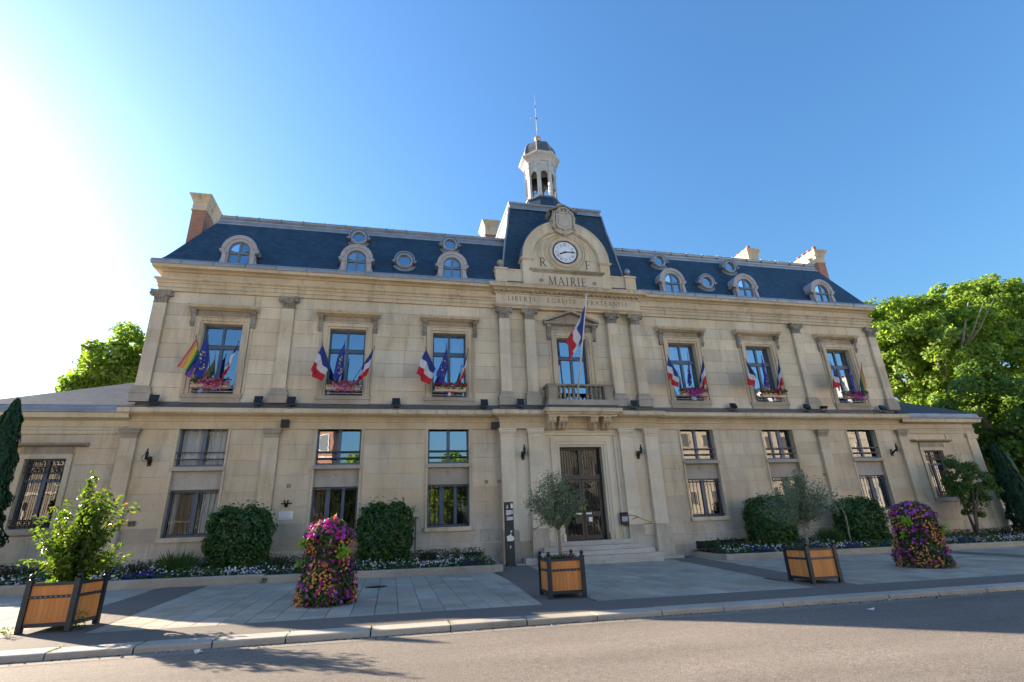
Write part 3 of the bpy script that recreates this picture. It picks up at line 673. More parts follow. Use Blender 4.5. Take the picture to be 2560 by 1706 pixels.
def upper_window(x, idx):
    w = MB(); y0, y1 = .26, .34; a, b = x-UW, x+UW; zt = 9.03; z0 = 6.68 if x == 0 else UZ0
    w.box(a, a+.075, y0, y1, z0, UZ1); w.box(b-.075, b, y0, y1, z0, UZ1); w.box(a+.075, b-.075, y0, y1, UZ1-.085, UZ1); w.box(a+.075, b-.075, y0, y1, z0, z0+.10)
    w.box(a+.075, b-.075, y0-.03, y1-.01, zt-.07, zt+.07); w.box(a+.075, b-.075, y0-.05, y1-.03, zt+.0705, zt+.10)
    w.box(x-.065, x+.065, y0-.012, y1-.012, z0+.1005, zt-.0705); w.box(x-.05, x+.05, y0-.012, y1-.012, zt+.1005, UZ1-.0855)
    o = w.build('window', 'frame_blue', TH)
    for (p, q, r, s) in ((a+.075, x-.06, z0+.1, zt-.07), (x+.06, b-.075, z0+.1, zt-.07), (a+.075, x-.05, zt+.1, UZ1-.085), (x+.05, b-.075, zt+.1, UZ1-.085)): pane(o, p, q, r, s, .305, 'glass')
    # moulded surround
    s = MB(); sz = 6.96 if x else 6.66
    s.box(a-.24, a-.09, -.085, .0, sz, UZ1+.245); s.box(b+.09, b+.24, -.085, .0, sz, UZ1+.245); s.box(a-.09, b+.09, -.085, 0, UZ1+.09, UZ1+.245)
    s.box(a-.0895, a, -.03, .0, sz, UZ1+.0895); s.box(b, b+.0895, -.03, 0, sz, UZ1+.0895); s.box(a, b, -.03, 0, UZ1+.0005, UZ1+.0895)
    s.box(a-.28, a-.2405, -.13, 0, sz, UZ1+.28); s.box(b+.2405, b+.28, -.13, 0, sz, UZ1+.28); s.box(a-.2405, b+.2405, -.13, 0, UZ1+.2455, UZ1+.28); s.box(a-.40, a-.31, -.05, 0, sz, 9.84); s.box(b+.31, b+.40, -.05, 0, sz, 9.84)
    s.build('surround', 'stone_trim', o)
    if x:
        s = MB(); s.box(x-1.10, x+1.10, -.13, 0, 6.80, 6.96); s.box(x-1.06, x+1.06, -.09, 0, 6.60, 6.7995); s.box(a, b, 0.0005, .26, 6.86, 6.985); s.build('sill', 'stone_grey', o)
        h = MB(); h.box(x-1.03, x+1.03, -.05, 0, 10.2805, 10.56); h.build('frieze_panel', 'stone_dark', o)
        h = MB(); h.pyz([(0, 10.57), (-.12, 10.57), (-.18, 10.60), (-.30, 10.63), (-.33, 10.68), (-.36, 10.70), (-.37, 10.76), (-.33, 10.785), (0, 10.83)], x-1.36, x+1.36); h.build('hood', 'stone_trim', o)
        for sd in (-1, 1):
            bx = x+sd*1.15; g = MB()
            g.pyz([(0, 10.565), (-.26, 10.565), (-.28, 10.50), (-.25, 10.42), (-.17, 10.36), (-.12, 10.22), (-.11, 10.12), (-.15, 10.05), (-.16, 9.98), (-.11, 9.93), (-.09, 9.86), (0, 9.84)], bx-.095, bx+.095)
            g.lathe((bx-.105, -.17, 10.47), [(.075, 0), (.075, .21)], 10, 0, 'x'); g.lathe((bx-.105, -.10, 10.01), [(.05, 0), (.05, .21)], 10, 0, 'x'); g.build('bracket', 'stone_sooty', o)
    else:
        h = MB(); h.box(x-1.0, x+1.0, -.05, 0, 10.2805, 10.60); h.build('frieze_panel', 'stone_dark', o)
        h = MB(); h.pyz([(0, 10.61), (-.10, 10.61), (-.26, 10.66), (-.28, 10.72), (0, 10.74)], -1.38, 1.38)
        for sd in (-1, 1):
            h.add([(sd*1.40, -.30, 10.74), (0, -.30, 11.28), (0, -.30, 11.40), (sd*1.40, -.30, 10.86), (sd*1.40, 0, 10.74), (0, 0, 11.28), (0, 0, 11.40), (sd*1.40, 0, 10.86)], [(0,1,2,3), (4,5,6,7), (0,1,5,4), (3,2,6,7), (0,3,7,4)])
        h.pxz([(-1.3, 10.745), (1.3, 10.745), (0, 11.25)], -.08, 0); h.build('pediment', 'stone_dark', o)
        for sd in (-1, 1):
            bx = sd*1.15; g = MB(); g.pyz([(0, 10.60), (-.24, 10.60), (-.25, 10.50), (-.15, 10.38), (-.10, 10.2), (-.13, 10.04), (-.10, 9.92), (0, 9.86)], bx-.095, bx+.095); g.lathe((bx-.105, -.15, 10.48), [(.07, 0), (.07, .21)], 10, 0, 'x'); g.build('bracket', 'stone_sooty', o)
    if x:
        g = MB()
        for z in (7.10, 7.24): g.tube([(a, .05, z), (b, .05, z)], .018, 6)
        g.build('guard_rail', 'pole_white', o)
    return o
UWIN = [upper_window(x, i) for i, x in enumerate(WX)]
curtain(UWIN[2], -6.62, -6.1, 7.1, 9.95, .55, 'blind_blue', .012, 14, 'blind'); curtain(UWIN[2], -5.7, -5.35, 7.1, 9.95, .55, 'blind_blue', .012, 10, 'blind')
curtain(UWIN[4], 5.2, 6.6, 7.1, 9.95, .55, 'curtain', .04); curtain(UWIN[5], 9.65, 10.5, 7.1, 9.95, .55, 'curtain', .04); curtain(UWIN[0], -15.9, -15.5, 7.1, 9.0, .5, 'curtain', .04, 12)
def lower_windows(x, idx):
    for kind in ('up', 'low'):
        z0, z1 = (4.12, 5.78) if kind == 'up' else (1.60, 3.29)
        a, b = x-LW, x+LW; y0, y1 = .20, .27; w = MB()
        w.box(a, a+.07, y0, y1, z0, z1); w.box(b-.07, b, y0, y1, z0, z1); w.box(a+.07, b-.07, y0, y1, z1-.07, z1); w.box(a+.07, b-.07, y0, y1, z0, z0+.10)
        if kind == 'up' and idx != 4: mull = [(x, .07)]
        elif kind == 'up': mull = [(x-.25, .05), (x+.25, .10)]
        elif idx in (1, 2): mull = [(x-.28, .09), (x+.30, .06)]
        else: mull = [(x+.02, .09)]
        cuts = [a+.07]
        for mx, hw in mull:
            w.box(mx-hw, mx+hw, y0-.012, y1-.012, z0+.1005, z1-.0705); cuts += [mx-hw, mx+hw]
        cuts.append(b-.07); o = w.build('window', 'frame_blue', TH)
        for p, q in zip(cuts[::2], cuts[1::2]): pane(o, p, q, z0+.1, z1-.07, .235, 'glass' if idx in (1, 2) and kind == 'up' else 'glass_dark' if idx in (0, 1) else 'glass_low')
        s = MB()
        if kind == 'up': s.box(a-.075, b+.075, -.10, .2, 3.96, 4.05); s.box(a-.055, b+.055, -.07, .2, 4.0505, 4.115)
        else: s.box(a-.10, b+.10, -.13, .2, 1.44, 1.595)
        s.build('sill', 'stone_low' if kind == 'low' else 'stone_grey', o)
        g = MB()
        if kind == 'up':
            for z in (4.40, 4.66): g.box(a, b, .05, .075, z-.022, z+.022)
        else:
            for k in range(9): gx = a+.13+k*(2*LW-.26)/8; g.tube([(gx, .07, z0+.06), (gx, .07, z1-.12)], .009, 5)
            for z in (z0+.11, z1-.14): g.box(a, b, .055, .085, z-.014, z+.014)
            for k in range(9): gx = a+.13+k*(2*LW-.26)/8; g.lathe((gx, .07, z1-.12), [(.011, 0), (.02, .02), (.001, .06)], 5)
        g.build('guard_bars', 'iron_blue' if kind == 'up' else 'iron_black', o)
        if kind == 'low':
            if idx in (0,): curtain(o, x+.2, b-.02, 1.65, 3.25, .42, 'curtain', .04, 30, 'curtain', -.15); curtain(o, a+.1, a+.22, 1.65, 3.25, .42, 'curtain', .02, 8)
            if idx == 5: curtain(o, x, b-.1, 1.65, 3.25, .42, 'blind_blue', .04, 26)
        elif idx == 0: curtain(o, a+.05, x-.1, 4.15, 5.75, .42, 'curtain', .04, 24); curtain(o, x+.1, b-.05, 4.15, 5.75, .42, 'curtain', .04, 24)
    s = MB(); s.box(x-LW-.02, x+LW+.02, .10, .18, 3.28, 3.97); s.build('spandrel_panel', 'stone_grey', TH)
    s = MB()
    for sd in (-1, 1):
        e = x+sd*(LW+.045); s.box(e-.04, e+.04, -.05, 0, 1.60, 5.557)
        e = x+sd*(LW+.125); s.box(e-.03, e+.03, -.015, 0, 1.60, 5.557)
    s.build('window_strip', 'stone_low', TH)
for i, x in enumerate(LOWX): lower_windows(x, i)

# entrance door ---------------------------------------------------------
d = MB(); y0, y1 = .28, .36
d.box(-1, -.9, y0, y1, .84, 4.78); d.box(.9, 1, y0, y1, .84, 4.78); d.box(-.9, .9, y0, y1, 4.68, 4.78); d.box(-.9, .9, y0-.06, y1, 3.38, 3.58); d.box(-.06, .06, y0-.02, y1, 3.5805, 4.68); d.box(-.9, .9, y0, y1, .84, .9)
door = d.build('door', 'door_dark', TH)
for s in (-1, 1):
    a, b = (-.895, -.01) if s < 0 else (.01, .895); lf = MB()
    lf.box(a, a+.11, y0, y1-.01, .905, 3.375); lf.box(b-.11, b, y0, y1-.01, .905, 3.375); lf.box(a+.11, b-.11, y0, y1-.01, 3.26, 3.375); lf.box(a+.11, b-.11, y0, y1-.01, .905, 1.05)
    lf.box(a+.11, b-.11, y0-.005, y1-.01, 1.82, 2.02); lo = lf.build('door_leaf', 'door_dark', door)
    pane(door, a+.11, b-.11, 1.05, 1.82, .33, 'glass_dark'); pane(door, a+.11, b-.11, 2.02, 3.26, .33, 'glass_dark')
    g = MB()
    for k in range(5): gx = a+.19+k*.127; g.box(gx-.006, gx+.006, .302, .314, 1.05, 3.26)
    for z in (1.25, 1.45, 1.65, 2.25, 2.5, 2.75, 3.0): g.box(a+.11, b-.11, .3, .31, z-.006, z+.006)
    g.build('door_grille', 'iron_black', lo)
    g = MB(); g.box(min(-s*.02, s*.75)+0*s, max(-s*.02, s*.75), .255, .262, 1.55, 1.84) if False else g.box(min(s*.06, s*.42), max(s*.06, s*.42), .262, .272, 1.52, 1.83); g.build('notice_board', 'door_dark', lo)
    g = MB(); g.box(min(s*.10, s*.36), max(s*.10, s*.36), .25, .26, 1.90, 1.97); g.build('notice', 'paper', lo)
    if s > 0: g = MB(); g.box(.20, .36, .25, .2605, 1.60, 1.78); g.build('notice', 'paper', lo)
    g = MB(); g.tube([(s*.05, .24, 1.9), (s*.05, .24, 2.3)], .014, 6); g.build('door_handle', 'brass', lo)
for a, b in ((-.9, -.06), (.06, .9)):
    pane(door, a, b, 3.58, 4.68, .33, 'glass_dark')
    g = MB()
    for k in range(7): gx = a+.06+k*(b-a-.12)/6; g.box(gx-.009, gx+.009, .27, .285, 3.585, 4.675)
    g.build('transom_bar', 'iron_black', door)
s = MB()
for (i, o, yy) in ((1.0, 1.10, -.0), (1.10, 1.22, -.05), (1.22, 1.42, -.08)):
    z = 4.78+(o-1.0); zi = 4.78+(i-1.0)
    s.box(-o, -i, yy-.012, .012, .84, z); s.box(i, o, yy-.012, .012, .84, z); s.box(-i, i, yy-.012, .012, zi, z)
for (i, o, yy) in ((1.42, 1.60, -.03), (1.60, 1.72, -.10), (1.72, 1.88, -.14)):
    z = 4.78+(o-1.0)-.09; zi = 4.78+(i-1.0)-(.09 if i > 1.42 else 0)
    s.box(-o, -i, yy, .012, .80, z); s.box(i, o, yy, .012, .80, z); s.box(-i, i, yy, .012, zi, z)
s.box(-1.13, -1.0, -.14, .1, .84, 1.12); s.box(1.0, 1.13, -.14, .1, .84, 1.12)
s.build('door_surround', 'stone_clean', door)
# steps
st = MB(); zf = .84
stp = [(1.84, -.42, .84), (2.18, -.78, .66), (2.45, -1.12, .48), (2.45, -1.45, .30), (2.45, -1.75, .14)]
prev = None
root_steps = MB(); root_steps.box(-2.3, 2.3, -.4, .3, -.4, .64); steps = root_steps.build('entrance_steps', 'stone_step', TH)
for k, (hx, fy, z) in enumerate(stp):
    cuts = [-hx, random.uniform(-.9, -.2), random.uniform(.3, 1.2), hx]
    for p, q in zip(cuts, cuts[1:]):
        m = MB(); e = .025; m.pyz([(.28 if k == 0 else -.3, z-.17 if k < 4 else -.3), (fy, z-.17 if k < 4 else -.3), (fy, z-e), (fy+e, z), (.28 if k == 0 else -.3, z)], p+.003, q-.003); m.build('step', 'stone_step', steps)
for s in (-1, 1):
    m = MB(); m.box(min(s*2.46, s*3.0), max(s*2.46, s*3.0), -1.0, -.02, -.4, .30); m.box(min(s*3.0, s*3.85), max(s*3.0, s*3.85), -.92, -.02, -.4, .12); m.build('step_cheek', 'stone_step', steps)
# balcony
B = MB(); B.box(-1.82, 1.82, -.96, .0, 6.19, 6.37); B.box(-1.72, 1.72, -.86, 0, 6.10, 6.1895); B.box(-1.62, 1.62, -.75, 0, 6.02, 6.0995); bal = B.build('balcony', 'stone_trim', TH)
m = MB(); m.sweep([(-1.85, 0), (-1.85, -.99), (1.85, -.99), (1.85, 0)], [(0, 6.375), (0, 6.40), (-.24, 6.545), (-.26, 6.545)], caps=False); m.build('balcony_flashing', 'lead_dark', bal)
m = MB(); m.box(-1.58, 1.58, -.76, -.0, 6.38, 6.78); m.box(-1.60, 1.60, -.78, 0, 6.53, 6.56); m.build('balcony_plinth', 'stone_grey', bal)
for s in (-1, 1):
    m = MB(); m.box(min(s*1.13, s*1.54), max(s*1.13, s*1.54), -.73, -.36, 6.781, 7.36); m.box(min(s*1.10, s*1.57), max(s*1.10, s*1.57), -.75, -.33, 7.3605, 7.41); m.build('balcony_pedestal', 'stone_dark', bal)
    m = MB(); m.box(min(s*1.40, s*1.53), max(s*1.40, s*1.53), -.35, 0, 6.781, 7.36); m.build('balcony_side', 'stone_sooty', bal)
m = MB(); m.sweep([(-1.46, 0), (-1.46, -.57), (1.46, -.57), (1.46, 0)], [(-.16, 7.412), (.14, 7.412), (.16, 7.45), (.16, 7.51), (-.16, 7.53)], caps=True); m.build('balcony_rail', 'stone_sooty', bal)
bm_ = MB(); bm_.lathe((0, 0, 0), [(.075, 0), (.075, .05), (.045, .06), (.05, .09), (.075, .16), (.07, .22), (.042, .33), (.034, .42), (.05, .46), (.036, .48), (.06, .52), (.075, .55), (.075, .60)], 10)
bme = bpy.data.meshes.new('baluster'); bme.from_pydata(bm_.v, [], bm_.f); bme.materials.append(MAT['stone_sooty'])
for x in (-.96, -.74, -.53, -.31, -.09, .34, .55, .77, .98): link('baluster', bme, bal, (x, -.56, 6.782), None, (1, 1, 1.04))
for x in (-1.44, -1.07, .50, .87+.28):
    xx = {-1.44: -1.43, -1.07: -.92, .50: .53, 1.15: 1.15}.get(round(x, 2), x)
    m = MB()
    prof = [(0, 6.018), (-.72, 6.018), (-.72, 5.965), (-.69, 5.93), (-.70, 5.86), (-.64, 5.78), (-.52, 5.74), (-.42, 5.66), (-.40, 5.56), (-.34, 5.50), (-.22, 5.50), (0, 5.50)]
    m.pyz(prof, xx-.17, xx-.012); m.pyz(prof, xx+.012, xx+.17); m.box(xx-.012, xx+.012, -.62, 0, 5.52, 6.0)
    m.lathe((xx-.185, -.58, 5.86), [(.10, 0), (.10, .37)], 12, 0, 'x'); m.lathe((xx-.18, -.30, 5.585), [(.075, 0), (.075, .36)], 12, 0, 'x'); m.box(xx-.2, xx+.2, -.75, 0, 5.985, 6.019)
    m.build('balcony_bracket', 'stone_gold', bal)  # golden light on the brackets is put into their stone colour

# cellar openings: dark plates on the plinth, inner shade put into the colour
for a, b, c, d in ((-5.35, -4.62, .30, .62), (-7.0, -6.45, .42, .66), (4.95, 7.45, .28, .60)):
    m = MB(); m.box(a, b, -.125, -.1, c, d); o = m.build('cellar_opening', 'interior', TH)
    m = MB(); m.box(a-.05, b+.05, -.14, -.1, d+.0005, d+.06); m.build('lintel', 'stone_low', o)
# ------------------------------------------------------------------ roofs
def roof_y(z):
    pts = [(12.66, -.36), (12.75, -.24), (12.95, -.10), (13.25, .06), (15.62, 1.20), (16.16, 1.46)]
    for (a, b), (c, d) in zip(pts, pts[1:]):
        if a <= z <= c: return b+(d-b)*(z-a)/(c-a)
    return pts[-1][1]
FP = [(-18, DEPTH), (-18, 0), (18, 0), (18, DEPTH)]
RP = [(.38, 12.64), (.30, 12.69), (.24, 12.75), (.16, 12.85), (.08, 12.98), (.0, 13.13), (-.08, 13.29), (-1.20, 15.62)]
m = MB(); m.sweep(FP, RP, closed=True); roof = m.build('roof', 'slate', TH)
m = MB(); m.sweep(FP, [(-1.17, 15.56), (-1.16, 15.63), (-1.205, 15.66), (-1.25, 15.80), (-1.235, 15.84), (-1.30, 15.95), (-1.27, 15.98), (-1.25, 16.04), (-1.30, 16.12), (-1.42, 16.17), (-1.6, 16.19)], closed=True); zc = m.build('ridge_flashing', 'zinc', roof)
m = MB()
for x in np.arange(-16, 16.2, 1.0):
    if abs(x) > 2.6: m.box(x-.012, x+.012, 1.225, 1.36, 15.86, 16.12)
stuff(m.build('flashing_joints', 'zinc_dark', zc))
m = MB()
for x in np.arange(-16.1, 16.3, .62):
    if abs(x) > 2.6: m.box(x-.012, x+.012, 1.36, 1.42, 16.13, 16.185)
stuff(m.build('flashing_clips', 'zinc_dark', zc))
m = MB(); m.add([(-16.5, 1.5, 16.18), (16.5, 1.5, 16.18), (16.5, DEPTH-1.5, 16.18), (-16.5, DEPTH-1.5, 16.18), (-10.5, 8, 17.3), (10.5, 8, 17.3)], [(0,1,5,4), (1,2,5), (2,3,4,5), (3,0,4)]); m.build('upper_roof', 'zinc_dark', roof)
# dormers
def arch_pts(cx, cz, r, n=16, a0=0, a1=180): return [(cx+r*math.cos(rad(a0+(a1-a0)*k/n)), cz+r*math.sin(rad(a0+(a1-a0)*k/n))) for k in range(n+1)]
def dormer(x):
    zc_ = 13.42; ro, ri = .66, .43; yf = -.28; zb = 12.70
    o = MB(); o.arch(x, zc_, ri, ro, 0, 180, yf, 1.0, 20)
    for s in (-1, 1): o.box(min(x+s*ri, x+s*(ro-.03)), max(x+s*ri, x+s*(ro-.03)), yf+.001, .9, zb, zc_)
    dm = o.build('dormer_window', 'lead_pale', TH)
    t = MB(); t.arch(x, zc_, ro+.001, ro+.06, 0, 180, yf-.05, 1.05, 20); t.arch(x, zc_, ro-.10, ro+.0, 4, 176, yf-.04, yf-.001, 20)
    for s in (-1, 1): t.box(min(x+s*.60, x+s*.80), max(x+s*.60, x+s*.80), yf-.06, .62, zc_-.07, zc_); t.box(min(x+s*.60, x+s*.76), max(x+s*.60, x+s*.76), yf-.04, .55, zc_-.13, zc_-.0705)
    t.build('dormer_hood', 'lead_pale', dm)
    c = MB()
    for s in (-1, 1):
        c.pyz([(yf-.02, zc_-.135), (yf-.02, zb-.02), (yf-.09, zb-.02), (yf-.10, zb+.15), (yf-.04, zb+.45), (yf-.10, zc_-.2), (yf-.08, zc_-.135)], min(x+s*.5, x+s*.66), max(x+s*.5, x+s*.66))
        c.pxz([(x+s*.63, zb-.02), (x+s*.80, zb-.02), (x+s*.70, zb+.25), (x+s*.66, zb+.55), (x+s*.63, zb+.55)], yf+.02, yf+.2)
    stuff(c.build('dormer_scrolls', 'lead_pale', dm))
    f = MB(); y0, y1 = -.215, -.15
    f.arch(x, zc_, ri-.06, ri, 0, 180, y0, y1, 20); f.box(x-ri, x-ri+.06, y0, y1, zb, zc_); f.box(x+ri-.06, x+ri, y0, y1, zb, zc_); f.box(x-.045, x+.045, y0-.01, y1-.01, zb, zc_+ri-.05); f.box(x-ri+.06, x+ri-.06, y0-.02, y1-.02, 13.24, 13.34); f.box(x-ri+.06, x+ri-.06, y0-.004, y1-.004, zb, zb+.08)
    f.build('window_frame', 'frame_grey', dm)
    for (a, b) in ((x-ri+.06, x-.045), (x+.045, x+ri-.06)): pane(dm, a, b, zb+.08, 13.24, -.18, 'glass')
    for s in (-1, 1):
        p = MB(); pts = [(x+s*.045, 13.34)]+[(x+s*(ri-.05)*math.cos(rad(a)), zc_+(ri-.05)*math.sin(rad(a))) for a in (0, 15, 30, 45, 60, 75, 83)]
        p.poly([(a, -.179, b) for a, b in pts]); p.build('pane', 'glass', dm)
    b = MB(); b.box(x-ri+.01, x+ri-.01, -.06, -.04, zb, zc_+ri*.8); b.build('dormer_back', 'interior', dm)
    return dm
for x in WX:
    if x: dormer(x*0.985)
def oculus(x, z, r=.27):
    yf = roof_y(z-.30)-.16; e = r+.14
    o = MB(); n = 24
    o.lathe((x, yf, z), [(r, .10), (r, .0), (r+.03, -.04), (r+.10, -.04), (r+.13, 0), (r+.15, .05), (r+.15, .95)], n, 0, 'y', caps=False); oc = o.build('round_dormer', 'zinc', TH)
    t = MB(); t.arch(x, z, r+.151, r+.21, -10, 190, yf-.02, 1.0, 20)
    for s in (-1, 1): t.box(min(x+s*(r+.14), x+s*(r+.30)), max(x+s*(r+.14), x+s*(r+.30)), yf-.05, yf+.45, z-.08, z-.03); t.box(min(x+s*(r+.14), x+s*(r+.26)), max(x+s*(r+.14), x+s*(r+.26)), yf-.04, yf+.4, z-.13, z-.0805)
    t.build('round_hood', 'zinc', oc)
    k = MB(); pts = [(x-(r+.26), z-.22)]+[(x+(r+.26)*math.cos(rad(a)), z-.14+(r+.20)*math.sin(rad(a))) for a in range(190, 351, 16)]+[(x+(r+.26), z-.22), (x, z-.1)]
    yb = roof_y(z-.45); k.add([(p[0], roof_y(max(12.7, p[1]))-.035, p[1]) for p in pts]+[(p[0], roof_y(max(12.7, p[1]))+.1, p[1]) for p in pts], [tuple(range(len(pts)))]+[(i, (i+1) % len(pts), len(pts)+(i+1) % len(pts), len(pts)+i) for i in range(len(pts))]); k.build('round_apron', 'zinc', oc)
    p = MB(); p.poly([(x+r*math.cos(2*math.pi*q/n), yf+.10, z+r*math.sin(2*math.pi*q/n)) for q in range(n)]); p.build('pane', 'glass', oc)
    b = MB(); b.poly([(x+r*math.cos(2*math.pi*q/n), yf+.18, z+r*math.sin(2*math.pi*q/n)) for q in range(n)]); b.build('round_back', 'interior', oc)
for s in (-1, 1): oculus(s*10.27, 15.12); oculus(s*5.82, 15.14); oculus(s*8.05, 13.62, .28)
# central pavilion roof
def rect(hx, y0, y1): return [(-hx, y1), (-hx, y0), (hx, y0), (hx, y1)]
m = MB(); lev = [(3.62, -.05, 12.6), (3.36, .12, 13.2), (3.18, .26, 14.0), (2.98, .44, 15.4), (2.78, .62, 16.6), (2.62, .76, 17.7)]
rows = [[(-h, 7.0), (-h, y), (h, y), (h, 7.0)] for h, y, z in lev]
for (r, (h, y, z)) in zip(rows, lev): m.v += [(p[0], p[1], z) for p in r]
for j in range(len(lev)-1): m.f += [(4*j+i, 4*j+i+1, 4*j+5+i, 4*j+4+i) for i in range(3)]; m.m += [0]*3; m.sm += [False]*3
pav = m.build('pavilion_roof', 'slate', TH)
m = MB(); m.sweep(rect(2.60, .74, 7.0), [(.05, 17.66), (.05, 17.72), (.01, 17.76), (-.02, 17.93), (.02, 17.96), (.06, 18.0), (.06, 18.08), (-.05, 18.15), (-.5, 18.2)], caps=True); m.build('pavilion_flashing', 'zinc', pav)
m = MB(); m.box(-2.2, 2.2, 1.1, 7, 18.1, 18.22); m.build('pavilion_top', 'zinc_dark', pav)
for s in (-1, 1):
    m = MB(); m.tube([(s*3.34, .12, 13.2), (s*3.2, .25, 14.0), (s*3.0, .43, 15.4), (s*2.79, .61, 16.6), (s*2.64, .74, 17.7)], .06, 6); m.build('hip_flashing', 'zinc', pav)
# clock gable --------------------------------------------------------------
G = MB(); Y0 = -.26
G.box(-3.62, 3.62, -.18, .6, 12.55, 13.40); G.box(-2.30, 2.30, Y0, .6, 12.551, 13.36); 
gable = G.build('clock_gable', 'stone', TH)
for s in (-1, 1):
    m = MB(); m.box(min(s*2.31, s*3.66), max(s*2.31, s*3.66), -.22, .62, 13.401, 13.47); m.build('attic_coping', 'stone', gable)
    m = MB(); m.box(min(s*3.12, s*3.70), max(s*3.12, s*3.70), -.26, .3, 12.56, 13.40); m.box(min(s*3.08, s*3.74), max(s*3.08, s*3.74), -.30, .34, 13.4005, 13.50); m.build('attic_pedestal', 'stone', gable)
m = MB(); m.sweep([(-1.83, .3), (-1.83, Y0), (1.83, Y0), (1.83, .3)], [(0, 13.36), (.04, 13.38), (.05, 13.42), (.12, 13.46), (.14, 13.50), (.14, 13.54), (0, 13.58)], caps=True); m.build('gable_moulding', 'stone_dark', gable)
m = MB(); cz = 14.12; m.box(-1.84, 1.84, Y0+.12, .6, 13.361, cz); m.pxz(arch_pts(0, cz, 1.845, 28), Y0+.12, .6); m.build('tympanum', 'stone', gable)
for s in (-1, 1):
    m = MB(); m.box(min(s*1.80, s*2.32), max(s*1.80, s*2.32), Y0-.02, .6, 12.552, 14.02); m.box(min(s*1.76, s*2.38), max(s*1.76, s*2.38), Y0-.07, .62, 14.021, 14.07); m.box(min(s*1.73, s*2.42), max(s*1.73, s*2.42), Y0-.11, .64, 14.0705, 14.12); m.build('gable_pier', 'stone', gable)
m = MB(); m.arch(0, cz, 1.80, 2.26, 0, 180, Y0-.02, .7, 40); m.arch(0, cz, 1.74, 1.7995, 0, 180, Y0+.03, .5, 40); m.arch(0, cz, 2.2605, 2.31, 0, 180, Y0-.06, .72, 40); m.build('gable_arch', 'stone', gable)
m = MB(); m.arch(0, cz, 1.42, 1.46, 0, 180, Y0+.09, .2, 36); m.arch(0, cz, 1.56, 1.59, 0, 180, Y0+.095, .2, 36); m.build('arch_moulding', 'stone_trim', gable)
m = MB(); m.arch(0, cz, 2.311, 2.36, 0, 180, Y0-.06, .75, 40); m.build('gable_lead', 'zinc_dark', gable)
# clock
CX, CZ, CY = 0.0, 14.66, Y0+.10
m = MB(); m.lathe((CX, CY, CZ), [(.66, .02), (.70, -.05), (.80, -.07), (.86, -.05), (.88, .0), (.88, .04)], 48, 0, 'y', caps=False); m.lathe((CX, CY, CZ), [(.95, .02), (.96, -.03), (1.02, -.03), (1.03, .02)], 48, 0, 'y', caps=False); m.lathe((CX, CY, CZ), [(1.08, .02), (1.09, -.02), (1.12, -.02), (1.13, .02)], 48, 0, 'y', caps=False); m.build('clock_ring', 'stone_trim', gable)
m = MB(); m.lathe((CX, CY-.02, CZ), [(.655, 0), (.655, -.05), (.62, -.055), (.61, -.02)], 48, 0, 'y', caps=False); clock = m.build('clock', 'clock_black', gable)
m = MB(); m.poly([(CX+.62*math.cos(2*math.pi*k/48), CY-.035, CZ+.62*math.sin(2*math.pi*k/48)) for k in range(48)]); m.build('clock_face', 'clock_white', clock)
